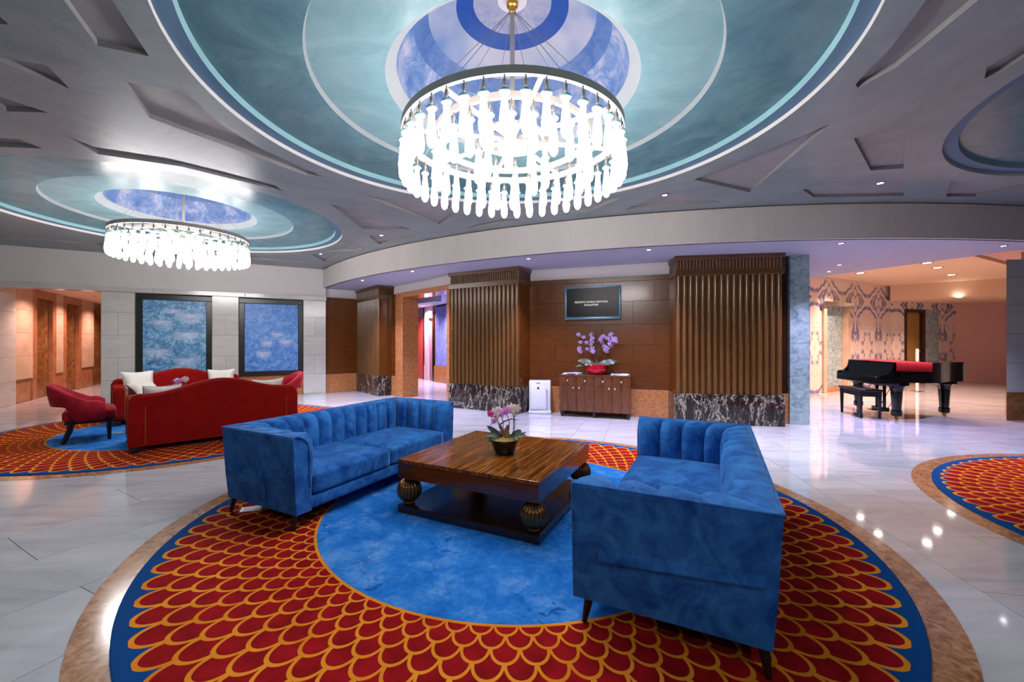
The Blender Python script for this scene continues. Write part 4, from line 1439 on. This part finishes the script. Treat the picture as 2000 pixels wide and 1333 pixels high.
# ================================================================ RED SOFAS
def camel(x, hx, lo, hi):
    t = abs(x) / hx
    b = 0.5 * (1 + math.cos(PI * min(1.0, t / 0.80)))
    z = lo + (hi - lo) * b
    if t > 0.90:
        z -= 0.09 * (1 - math.sqrt(max(0, 1 - ((t - 0.90) / 0.10) ** 2)))
    return z
RL, RD = 1.90, 0.86
def nails(pts, step=0.017, r=0.0055):
    """a row of nail heads along a polyline"""
    bm = BM()
    for a, b in zip(pts, pts[1:]):
        a, b = Vector(a), Vector(b)
        n = max(1, int((b - a).length / step))
        for i in range(n):
            p = a.lerp(b, i / n)
            bmesh.ops.create_icosphere(bm, subdivisions=1, radius=r, matrix=T(*p))
    return bm
def red_sofa():
    r = thing('camelback_sofa', '', 'sofa', (0, 0, 0))
    hx, hy = RL / 2, RD / 2
    bm = BM()
    n = 48
    f, b = [], []
    for i in range(n + 1):
        x = -hx + RL * i / n
        z = camel(x, hx, 0.715, 0.865)
        f.append([bm.verts.new((x, hy - 0.17, 0.08)), bm.verts.new((x, hy - 0.15, z - 0.03)), bm.verts.new((x, hy - 0.12, z))])
        b.append([bm.verts.new((x, hy, 0.08)), bm.verts.new((x, hy + 0.01, z - 0.03)), bm.verts.new((x, hy - 0.02, z))])
    for i in range(n):
        A = f[i] + b[i][::-1]
        B = f[i + 1] + b[i + 1][::-1]
        for k in range(6):
            bm.faces.new((A[k], A[(k + 1) % 6], B[(k + 1) % 6], B[k]))
    bm.faces.new(f[0] + b[0][::-1])
    bm.faces.new(f[n] + b[n][::-1])
    back = obj('backrest', bm, M['red_fabric'], r, True)
    for sg in (-1, 1):
        o = obj('nail_trim', nails([(sg * (hx - 0.155), hy + 0.011, 0.56), (sg * (hx - 0.155), hy + 0.003, 0.10)]), M['gold_nail'], back)
        o['kind'] = 'stuff'
        o['label'] = 'brass nailheads in a row'
    for sg in (-1, 1):
        bm = BM()
        xs = sorted((sg * hx, sg * (hx - 0.17)))
        cushion(bm, 0.085, (RD - 0.19) / 2, 0.28, 0.05, 0.0, M=T(sg * (hx - 0.085), -0.10, 0.36), n=10)
        arm = obj('arm', bm, M['red_fabric'], r, 'all')
        o = obj('nail_trim', nails([(xs[0] + 0.012, -hy - 0.008, 0.09), (xs[0] + 0.012, -hy - 0.008, 0.57), (xs[0] + 0.05, -hy - 0.004, 0.632), (xs[1] - 0.05, -hy - 0.004, 0.632),
                                    (xs[1] - 0.012, -hy - 0.008, 0.57), (xs[1] - 0.012, -hy - 0.008, 0.09)]), M['gold_nail'], arm)
        o['kind'] = 'stuff'
        o = obj('nail_trim', nails([(sg * (hx + 0.004), hy - 0.015, 0.09), (sg * (hx + 0.004), hy - 0.015, 0.63)]), M['gold_nail'], back)
        o['kind'] = 'stuff'
    bm = BM()
    box(bm, -hx + 0.165, hx - 0.165, -hy + 0.02, hy - 0.16, 0.08, 0.25, 0.015, 2)
    obj('seat_frame', bm, M['red_fabric'], r, True)
    w = (RL - 0.345) / 4
    for sg in (-1, 1):
        bm = BM()
        cushion(bm, w - 0.002, 0.335, 0.085, 0.04, 0.02, M=T(sg * w, -0.08, 0.335), n=10)
        obj('seat_cushion', bm, M['red_fabric'], r, 'all')
    for sx in (-1, 1):
        for sy in (-1, 1):
            bm = BM()
            box(bm, sx * (hx - 0.06) - 0.05, sx * (hx - 0.06) + 0.05, sy * (hy - 0.06) - 0.05, sy * (hy - 0.06) + 0.05, 0.0125, 0.085, 0.006)
            obj('foot', bm, M['black_wood'], r)
    return r
rd = Vector((0.72, 0.69)).normalized()
rn = Vector((-rd.y, rd.x))
rs = red_sofa()
# nearer sofa: its back towards the camera; local +y is the back
cb = Vector((-3.80, 5.66))          # middle of its back
cc = cb + rn * RD / 2
rs.location = (cc.x, cc.y, 0)
rs.rotation_euler = (0, 0, math.atan2(-rn.y, -rn.x) - PI / 2)
rs['label'] = 'red camelback sofa with its back turned to the viewer'
rs['group'] = 'red camelback sofas facing each other'
cb2 = Vector((-6.10, 7.89))
cc2 = cb2 - rn * RD / 2
dup(rs, (cc2.x, cc2.y, 0), math.atan2(rn.y, rn.x) - PI / 2, 'red camelback sofa below the paintings, facing the viewer', 'red camelback sofas facing each other')

def loc_on(c, n, x, y):
    """x along the seat as seen by a sitter's left-right axis, y towards the back, for a sofa centred c with back normal n"""
    ax = Vector((n.y, -n.x))
    p = c + ax * x + n * y
    return p
def pillow(label, c, n, x, y, z, lean, spin, half=0.22, piped=False):
    p = loc_on(c, n, x, y)
    r = thing('cushion', label, 'cushion', (p.x, p.y, z), 0, 'white scatter cushions on the red sofas')
    base = Rz(math.atan2(n.y, n.x) - PI / 2 + spin) @ Matrix.Rotation(PI / 2 - lean, 4, 'X')
    bm = BM()
    cushion(bm, half, half, 0.085, 0.02, pillow=True, M=base, n=12)
    obj('cover', bm, M['linen'], r, 'all')
    bm = BM()
    pts = []
    for s in range(4):
        for k in range(8):
            t = -1 + 2 * k / 8
            u, w = ((t, -1), (1, t), (-t, 1), (-1, -t))[s]
            pin = 1 - 0.07 * (1 - (u * u) * (w * w)) + 0.05 * (u * u * w * w)
            pts.append(base @ Vector((u * half * pin, w * half * pin, 0)))
    pts.append(pts[0])
    tube(bm, pts, 0.006 if piped else 0.004, 5, False)
    obj('piping', bm, M['black_satin'] if piped else M['linen'], r)
pillow('white cushion leaning in the left corner of the far red sofa', cc2, rn, -0.60, 0.13, 0.635, 0.35, 0.25, 0.215)
pillow('white cushion leaning at the right end of the far red sofa', cc2, rn, 0.60, 0.12, 0.62, 0.35, -0.2, 0.21)
pillow('white cushion with black piping lying in front of the left corner cushion', cc2, rn, -0.52, -0.10, 0.53, 1.0, 0.5, 0.19, True)
pillow('white cushion with black piping at the left end of the near red sofa', cc, -rn, 0.62, 0.10, 0.60, 0.30, 0.2, 0.195, True)
pillow('white cushion showing above the right shoulder of the near red sofa', cc, -rn, -0.62, 0.10, 0.60, 0.28, 0.0, 0.20)

# ================================================================ ROSE ARMCHAIRS
def armchair():
    r = thing('barrel_chair', '', 'chair', (0, 0, 0))
    # local: faces -y, back at +y
    bm = BM()
    cushion(bm, 0.262, 0.265, 0.08, 0.055, 0.02, M=T(0, -0.04, 0.37), n=12)
    obj('seat', bm, M['rose_velvet'], r, 'all')
    bm = BM()
    box(bm, -0.245, 0.245, -0.27, 0.20, 0.26, 0.30, 0.006)
    obj('seat_rail', bm, M['black_wood'], r)
    # the shell: a U in plan, high behind, sweeping down into the arms, open under the back
    bm = BM()
    n = 44
    rows = []
    for i in range(n + 1):
        s = -1 + 2 * i / n
        a = abs(s)
        if a < 0.55:
            ang = PI / 2 * (s / 0.55)
            px, py = 0.30 * math.sin(ang), 0.04 + 0.235 * math.cos(ang)
            nx, ny = math.sin(ang), math.cos(ang)
        else:
            t = (a - 0.55) / 0.45
            px, py = math.copysign(0.30 - 0.012 * t, s), 0.04 - 0.23 * t
            nx, ny = math.copysign(1, s), 0
        k = max(0.0, 1 - a / 0.74)
        k = k * k * (3 - 2 * k)
        top = 0.575 + 0.225 * k - 0.05 * max(0, (a - 0.8) / 0.2) ** 2
        w = max(0.0, min(1.0, (0.50 - a) / 0.16))
        w = w * w * (3 - 2 * w)
        bot = 0.30 + 0.20 * w
        lean = 0.055 * k
        row = []
        for (o, zf) in ((0, 0), (0.045, 0.02), (0.055, 0.5), (0.05, 0.93), (0.02, 1.0), (-0.03, 0.97), (-0.03, 0.5), (-0.02, 0.02)):
            z = bot + (top - bot) * zf
            q = o + lean * (z - 0.3) / 0.5
            row.append(bm.verts.new((px + nx * q, py + ny * q, z)))
        rows.append(row)
    for A, B in zip(rows, rows[1:]):
        for k in range(8):
            bm.faces.new((A[k], A[(k + 1) % 8], B[(k + 1) % 8], B[k]))
    bm.faces.new(rows[0])
    bm.faces.new(rows[-1])
    obj('backrest', bm, M['rose_velvet'], r, 'all')
    for sx in (-1, 1):
        bm = BM()
        tube(bm, [(sx * 0.21, -0.225, 0.28), (sx * 0.213, -0.23, 0.0125)], [0.032, 0.018], 8)
        obj('leg', bm, M['black_wood'], r, True)
        bm = BM()
        tube(bm, [(sx * 0.21, 0.14, 0.28), (sx * 0.21, 0.155, 0.17), (sx * 0.215, 0.215, 0.0125)], [0.036, 0.032, 0.024], 8)
        obj('leg', bm, M['black_wood'], r, True)
    return r
ch = armchair()
f1 = rd                        # the left chair looks along the sofas
cpos = Vector((-5.76, 5.78))
ch.location = (cpos.x, cpos.y, 0)
ch.rotation_euler = (0, 0, math.atan2(-f1.y, -f1.x) - PI / 2)
ch['label'] = 'rose velvet barrel chair with black legs, in front of the corridor'
ch['group'] = 'rose barrel chairs at the ends of the red sofas'
dup(ch, (-4.15, 7.80, 0), math.atan2(f1.y, f1.x) - PI / 2, 'rose velvet barrel chair mostly hidden behind the near red sofa', 'rose barrel chairs at the ends of the red sofas')

# low table between the red sofas with its orchid
mid = (cc + cc2) / 2
lt = thing('coffee_table', 'small dark wood table between the red sofas', 'table', (mid.x, mid.y, 0), math.atan2(rd.y, rd.x))
bm = BM()
box(bm, -0.4, 0.4, -0.28, 0.28, 0.34, 0.40, 0.006)
obj('table_top', bm, M['wood_table'], lt)
for sx in (-1, 1):
    for sy in (-1, 1):
        bm = BM()
        box(bm, sx * 0.35 - 0.03, sx * 0.35 + 0.03, sy * 0.23 - 0.03, sy * 0.23 + 0.03, 0.0125, 0.34, 0.004)
        obj('leg', bm, M['wood_dark'], lt)
q = mid + rd * (-0.22)
table_orchid((q.x, q.y, 0.40), 'white and pink orchids rising behind the near red sofa')

# floor sockets
for (x, y, lb, rz) in ((-2.02, 3.35, 'white floor socket plate on the carpet under the left blue sofa', 0.35), (-5.68, 6.15, 'small metal floor socket in the blue centre beside the near red sofa', 0.2)):
    s = thing('floor_socket', lb, 'socket', (x, y, 0.0122), rz)
    bm = BM()
    box(bm, -0.075, 0.075, -0.05, 0.05, 0, 0.008, 0.003)
    obj('plate', bm, M['white_plastic'] if x > -3 else M['nickel'], s)
    bm = BM()
    box(bm, -0.055, 0.055, -0.032, 0.032, 0.008, 0.0095)
    obj('lid', bm, M['grey_plastic'], s)

# ================================================================ GRAND PIANO
pn = thing('grand_piano', 'black lacquered grand piano with a red cloth on its lid', 'piano', (6.70, 7.97, 0), math.atan2(-0.27, 0.962))
# local: keyboard at x = 0 along y (-0.75 near the camera .. 0.75), tail along +x
W2 = 0.74
def outline(inset=0.0, x0=0.28):
    pts = [(x0, -W2 + inset), (0.66, -W2 + inset)]
    for k in range(1, 13):          # bent side towards the tail, on the near side
        t = k / 12
        s = t * t * (3 - 2 * t)
        pts.append((0.66 + 0.80 * t, -W2 + inset + 0.50 * s))
    cxx, cyy, rr = 1.42, 0.12, 0.36 - inset
    for k in range(1, 12):
        a = -PI / 2 + PI * k / 12
        pts.append((cxx + 0.22 * math.cos(a) * (1 - inset), cyy + rr * math.sin(a)))
    pts += [(1.30, 0.52 - inset), (0.9, W2 - inset), (x0, W2 - inset)]
    return pts
bm = BM()
prism(bm, outline(0.0, 0.20), 0.66, 0.975)
obj('case', bm, M['black_gloss'], pn, True)
bm = BM()
prism(bm, [(x * 1.012 - 0.01, y * 1.018) for x, y in outline(0.0, 0.22)], 0.976, 1.0, 0.004)
obj('lid', bm, M['black_gloss'], pn, True)
bm = BM()
box(bm, 0.0, 0.30, -W2, W2, 0.60, 0.74, 0.01, 2)
obj('key_bed', bm, M['black_gloss'], pn, True)
for sg in (-1, 1):
    bm = BM()
    pr = [(0.0, 0.74), (0.03, 0.775), (0.12, 0.79), (0.18, 0.86), (0.21, 0.975), (0.30, 0.975), (0.30, 0.74)]
    y0, y1 = sorted((sg * W2, sg * (W2 - 0.06)))
    a = [bm.verts.new((x, y0, z)) for x, z in pr]
    b = [bm.verts.new((x, y1, z)) for x, z in pr]
    bm.faces.new(a)
    bm.faces.new(b[::-1])
    for k in range(len(pr)):
        l = (k + 1) % len(pr)
        bm.faces.new((a[k], a[l], b[l], b[k]))
    obj('key_cheek', bm, M['black_gloss'], pn)
bm = BM()
pr = [(0.03, 0.742), (0.045, 0.775), (0.16, 0.785), (0.205, 0.97), (0.25, 0.97), (0.25, 0.742)]
a = [bm.verts.new((x, -W2 + 0.061, z)) for x, z in pr]
b = [bm.verts.new((x, W2 - 0.061, z)) for x, z in pr]
bm.faces.new(a)
bm.faces.new(b[::-1])
for k in range(len(pr)):
    l = (k + 1) % len(pr)
    bm.faces.new((a[k], a[l], b[l], b[k]))
obj('fallboard', bm, M['black_gloss'], pn)
def pleg(x, y):
    bm = BM()
    box(bm, x - 0.13, x + 0.13, y - 0.10, y + 0.10, 0.60, 0.662, 0.006)
    prof = [(0.115, 0.60), (0.085, 0.56), (0.072, 0.50), (0.055, 0.17), (0.06, 0.165), (0.066, 0.15), (0.066, 0.085), (0.05, 0.065), (0.02, 0.06)]
    rings = []
    for rr, z in prof:
        rings.append([bm.verts.new((x + rr * cx_, y + rr * cy_, z)) for cx_, cy_ in ((1, .55), (.55, 1), (-.55, 1), (-1, .55), (-1, -.55), (-.55, -1), (.55, -1), (1, -.55))])
    for A, B in zip(rings, rings[1:]):
        for k in range(8):
            bm.faces.new((A[k], A[(k + 1) % 8], B[(k + 1) % 8], B[k]))
    bm.faces.new(rings[0])
    bm.faces.new(rings[-1])
    o = obj('leg', bm, M['black_gloss'], pn)
    bm = BM()
    lathe(bm, [(0, -0.014), (0.028, -0.014), (0.03, 0), (0.028, 0.014), (0, 0.014)], 14)
    for v in bm.verts:
        v.co = Vector((v.co.x + x, v.co.z + y, v.co.y + 0.030))
    box(bm, x - 0.012, x + 0.012, y - 0.02, y + 0.02, 0.035, 0.062)
    obj('caster', bm, M['brass'], o, True)
pleg(0.32, -W2 + 0.13)
pleg(0.32, W2 - 0.13)
pleg(1.36, 0.02)
ly = BM()
box(ly, 0.36, 0.42, -0.16, 0.16, 0.60, 0.66)
box(ly, 0.37, 0.41, -0.13, -0.10, 0.14, 0.60)
box(ly, 0.37, 0.41, 0.10, 0.13, 0.14, 0.60)
box(ly, 0.32, 0.45, -0.16, 0.16, 0.07, 0.14, 0.008)
lyo = obj('pedal_lyre', ly, M['black_gloss'], pn)
bm = BM()
for y in (-0.07, 0, 0.07):
    box(bm, 0.22, 0.33, y - 0.014, y + 0.014, 0.075, 0.087, 0.003)
obj('pedals', bm, M['brass'], lyo)
bm = BM()
tube(bm, [(0.43, -0.12, 0.12), (0.72, -0.20, 0.64)], 0.006, 6)
tube(bm, [(0.43, 0.12, 0.12), (0.72, 0.20, 0.64)], 0.006, 6)
obj('lyre_brace', bm, M['brass'], lyo, True)
# red cloth over the lid, hanging down the near side
cl = thing('piano_cloth', 'red cloth laid over the front of the piano lid', 'cloth', (6.70, 7.97, 1.002), math.atan2(-0.27, 0.962))
bm = BM()
m, nq = 20, 26
g = []
for i in range(m + 1):
    x = 0.235 + 0.50 * i / m
    row = []
    for k in range(nq + 1):
        s = k / nq * 1.62          # running length across the lid from the far edge
        if s < 1.50:
            y, z = W2 - 0.01 - s, 0.002 + 0.0015 * math.sin(x * 40) * math.sin(s * 21)
        else:
            y, z = -W2 - 0.022 - 0.006 * math.sin(x * 60), -(s - 1.50) * 1.0
        row.append(bm.verts.new((x, y, z)))
    g.append(row)
for i in range(m):
    for k in range(nq):
        bm.faces.new((g[i][k], g[i + 1][k], g[i + 1][k + 1], g[i][k + 1]))
cm = obj('cloth', bm, M['red_cloth'], cl, 'all')
so = cm.modifiers.new('thickness', 'SOLIDIFY')
so.thickness = 0.003
so.offset = 1
bm = BM()
for k in range(40):
    x = 0.24 + 0.49 * k / 39
    tube(bm, [(x, -W2 - 0.024, -0.118), (x, -W2 - 0.026, -0.150)], 0.003, 4)
o = obj('fringe', bm, M['red_cloth'], cl)
o['kind'] = 'stuff'

# piano bench
pb = thing('piano_bench', 'black piano bench in front of the keyboard', 'bench', (6.58, 7.74, 0), math.atan2(-0.27, 0.962))
bm = BM()
box(bm, -0.18, 0.18, -0.38, 0.38, 0.475, 0.515, 0.012, 2)
obj('seat', bm, M['black_satin'], pb, True)
bm = BM()
for (x0, x1, y0, y1) in ((-0.155, -0.135, -0.345, 0.345), (0.135, 0.155, -0.345, 0.345), (-0.1345, 0.1345, -0.345, -0.325), (-0.1345, 0.1345, 0.325, 0.345)):
    box(bm, x0, x1, y0, y1, 0.385, 0.475)
obj('apron', bm, M['black_satin'], pb)
for sx in (-1, 1):
    for sy in (-1, 1):
        bm = BM()
        x, y = sx * 0.14, sy * 0.33
        q0 = [(x + a * 0.024, y + b * 0.024, 0.474) for a, b in ((-1, -1), (1, -1), (1, 1), (-1, 1))]
        q1 = [(x + a * 0.015, y + b * 0.015, 0.0) for a, b in ((-1, -1), (1, -1), (1, 1), (-1, 1))]
        A = [bm.verts.new(p) for p in q0]
        B = [bm.verts.new(p) for p in q1]
        bm.faces.new(A)
        bm.faces.new(B)
        for k in range(4):
            bm.faces.new((A[k], A[(k + 1) % 4], B[(k + 1) % 4], B[k]))
        obj('leg', bm, M['black_satin'], pb)

# white post beyond the piano
po = thing('bollard', 'slim white post standing in front of the tan door', 'post', (11.35, 11.5, 0))
bm = BM()
lathe(bm, [(0, 0), (0.14, 0), (0.14, 0.012), (0.04, 0.02), (0.035, 0.03), (0, 0.03)], 20)
obj('foot', bm, M['steel'], po, True)
bm = BM()
lathe(bm, [(0.033, 0.03), (0.035, 1.15), (0.03, 1.17), (0, 1.175)], 18)
obj('shaft', bm, M['white_plastic'], po, True)

# ================================================================ CHANDELIERS
def mesh_of(bm, mats, smooth=True):
    bmesh.ops.recalc_face_normals(bm, faces=bm.faces)
    me = bpy.data.meshes.new('pendant')
    bm.to_mesh(me)
    bm.free()
    for m in mats:
        me.materials.append(m)
    if smooth:
        for p in me.polygons:
            p.use_smooth = True
    return me
bm = BM()   # glowing glass drop, hung from its collar at z = 0
lathe(bm, [(0.016, -0.002), (0.019, -0.02), (0.020, -0.05), (0.025, -0.10), (0.031, -0.15), (0.034, -0.19), (0.032, -0.225), (0.024, -0.25), (0.010, -0.263), (0, -0.265)], 12)
ME_DROP = mesh_of(bm, [M['pendant']])
bm = BM()
lathe(bm, [(0.012, 0.012), (0.03, 0.008), (0.038, -0.002), (0.034, -0.010), (0.017, -0.014)], 14)
ME_COLL = mesh_of(bm, [M['glass_collar']])
bm = BM()
tube(bm, [(0, 0, 0.012), (0, 0, 0.11)], 0.006, 6)
lathe(bm, [(0.011, 0.045), (0.013, 0.05), (0.013, 0.07), (0.010, 0.075)], 8)
for k in range(3):
    a = 2 * PI * k / 3
    tube(bm, [(0.026 * math.cos(a), 0.026 * math.sin(a), 0.004), (0.009 * math.cos(a), 0.009 * math.sin(a), 0.075)], 0.0022, 4)
ME_HANG = mesh_of(bm, [M['dark_nickel']])
def chandelier(cx, cy, label, rot):
    r = thing('chandelier', label, 'chandelier', (cx, cy, 3.0), rot, 'round glass chandeliers')
    def ring(nm, rad, w, z0, z1):
        bm = BM()
        lathe(bm, [(rad - w, z0), (rad, z0), (rad, z1), (rad - w, z1), (rad - w, z0)], 96)
        return obj(nm, bm, M['nickel'], r, True)
    ring('outer_ring', 0.893, 0.03, 0.0, 0.052)
    ring('middle_ring', 0.638, 0.028, 0.0, 0.045)
    ring('inner_ring', 0.27, 0.026, 0.0, 0.045)
    for k in range(8):
        bm = BM()
        box(bm, 0.045, 0.864, -0.012, 0.012, 0.008, 0.036)
        obj('spoke', bm, M['nickel'], r, False, None, 2 * PI * k / 8 + 0.2)
    bm = BM()
    lathe(bm, [(0, -0.06), (0.118, -0.06), (0.122, -0.05), (0.122, -0.025), (0.10, -0.015), (0.05, 0.0), (0.045, 0.05), (0.021, 0.06)], 28)
    obj('hub', bm, M['nickel'], r, True)
    bm = BM()
    tube(bm, [(0, 0, 0.05), (0, 0, 1.10)], 0.02, 12)
    obj('stem', bm, M['nickel'], r, True)
    bm = BM()
    lathe(bm, [(0.022, 1.06), (0.03, 1.065), (0.03, 1.11), (0.045, 1.12), (0.05, 1.15), (0, 1.155)], 20)
    obj('canopy', bm, M['brass'], r, True)
    for k in range(8):
        a = 2 * PI * k / 8 + 0.35
        bm = BM()
        tube(bm, [(0.03 * math.cos(a), 0.03 * math.sin(a), 1.06), (0.875 * math.cos(a), 0.875 * math.sin(a), 0.05)], 0.0025, 4)
        obj('cable', bm, M['dark_nickel'], r)
    for rad, n, ph in ((0.878, 42, 0.0), (0.624, 26, 0.09), (0.285, 10, 0.2)):
        for k in range(n):
            a = 2 * PI * k / n + ph
            p = mobj('glass_drop', ME_DROP, None, r, False, (rad * math.cos(a), rad * math.sin(a), -0.10), a)
            mobj('collar', ME_COLL, None, p)
            mobj('hanger', ME_HANG, None, p)
    return r
chandelier(*DOMES[0], 'large round glass drop chandelier above the blue sofas', 0.0)
chandelier(*DOMES[1], 'round glass drop chandelier above the red sofas', 0.05)

# ================================================================ DOWNLIGHTS
def downlight(x, y, z, label, power, color, lens, blend=0.6, size=75, r=0.038):
    d = thing('downlight', label, 'light', (x, y, z), 0, 'recessed downlights')
    bm = BM()
    lathe(bm, [(r, 0.0), (r * 1.25, 0.0), (r * 1.2, -0.006), (r, -0.008), (r * 0.8, 0.0)], 20)
    obj('trim_ring', bm, M['dark_nickel'], d, True)
    bm = BM()
    lathe(bm, [(0, -0.004), (r * 0.8, -0.003)], 20)
    obj('lens', bm, lens, d)
    if power > 0:
        lamp('downlight_beam', 'SPOT', (0, 0, -0.02), power, color, d, (0, 0, 0), spot_size=math.radians(size), spot_blend=blend, shadow_soft_size=0.02)
    return d
for x, y, lb in ((2.14, 5.57, 'small downlight in the ceiling recess right of the large chandelier'), (4.63, 5.15, 'small downlight in the ceiling recess near the right dome'),
                 (-2.24, 7.66, 'small downlight in the ceiling recess between the two chandeliers'), (-4.06, 9.27, 'small downlight in the ceiling recess by the left corner of the drum')):
    downlight(x, y, ZC + 0.041, lb, SPOT_W, (0.9, 0.88, 1.0), M['lens'])
for x, y, lb in ((-3.27, 9.68, 'soffit downlight in front of the leftmost fluted pillar'), (-1.84, 8.43, 'soffit downlight in front of the granite doorway'),
                 (0.42, 7.16, 'soffit downlight above the right edge of the middle pillar'), (2.24, 6.47, 'soffit downlight left of the pillar by the television'),
                 (4.87, 6.05, 'soffit downlight nearest the front edge, above the green marble pier'), (6.2, 7.74, 'soffit downlight behind the one above the green pier'),
                 (6.57, 8.46, 'soffit downlight deepest towards the amber ceiling'), (7.41, 6.21, 'soffit downlight at the far right beside the grey pier')):
    downlight(x, y, ZS, lb, SPOT_W * 0.95, LAV, M['lens'], 0.8, 100)
for k, (x, y) in enumerate(((9.1, 10.69), (8.74, 9.78), (9.42, 9.32), (10.27, 9.92), (11.72, 10.97))):
    downlight(x, y, ZW, ['bright downlight in the amber ceiling, leftmost', 'bright downlight in the amber ceiling, second from the left at the soffit edge', 'bright downlight in the amber ceiling, topmost in view',
                         'bright downlight in the amber ceiling just below the topmost one', 'bright downlight in the amber ceiling, furthest right'][k], SPOT_W * 1.2, WARM, M['lens_warm'], 0.9, 120, 0.09)
downlight(13.13, 12.08, 2.65, 'bright downlight in the low ceiling above the rose wall', SPOT_W * 0.8, (1.0, 0.6, 0.45), M['lens_warm'], 0.9, 120, 0.08)
# corridor and hall lamps
def cw(u, v):
    p = Vector((-9.89, 8.22)) + Vector((0.878, 0.4787)) * u + Vector((-0.4787, 0.878)) * v
    return p
for k, (u, v) in enumerate(((0.45, 1.5), (0.45, 3.3), (0.45, 5.2))):
    p = cw(u, v)
    downlight(p.x, p.y, 2.598, ['corridor downlight nearest the opening, out of sight above the lintel', 'corridor downlight in the middle, out of sight above the lintel', 'corridor downlight furthest in, out of sight above the lintel'][k], 85, (1.0, 0.58, 0.48), M['lens_dim'], 0.9, 140)
for k, (x, y, c) in enumerate(((-2.9, 14.6, (1.0, 0.66, 0.72)), (-1.75, 12.9, (0.66, 0.62, 1.0)), (-1.9, 11.2, (0.8, 0.66, 1.0)))):
    downlight(x, y, 2.618, ['pink downlight deep in the small hall', 'blue downlight by the drape in the small hall', 'lavender downlight just inside the granite doorway'][k], 260, c, M['lens'], 0.9, 140)
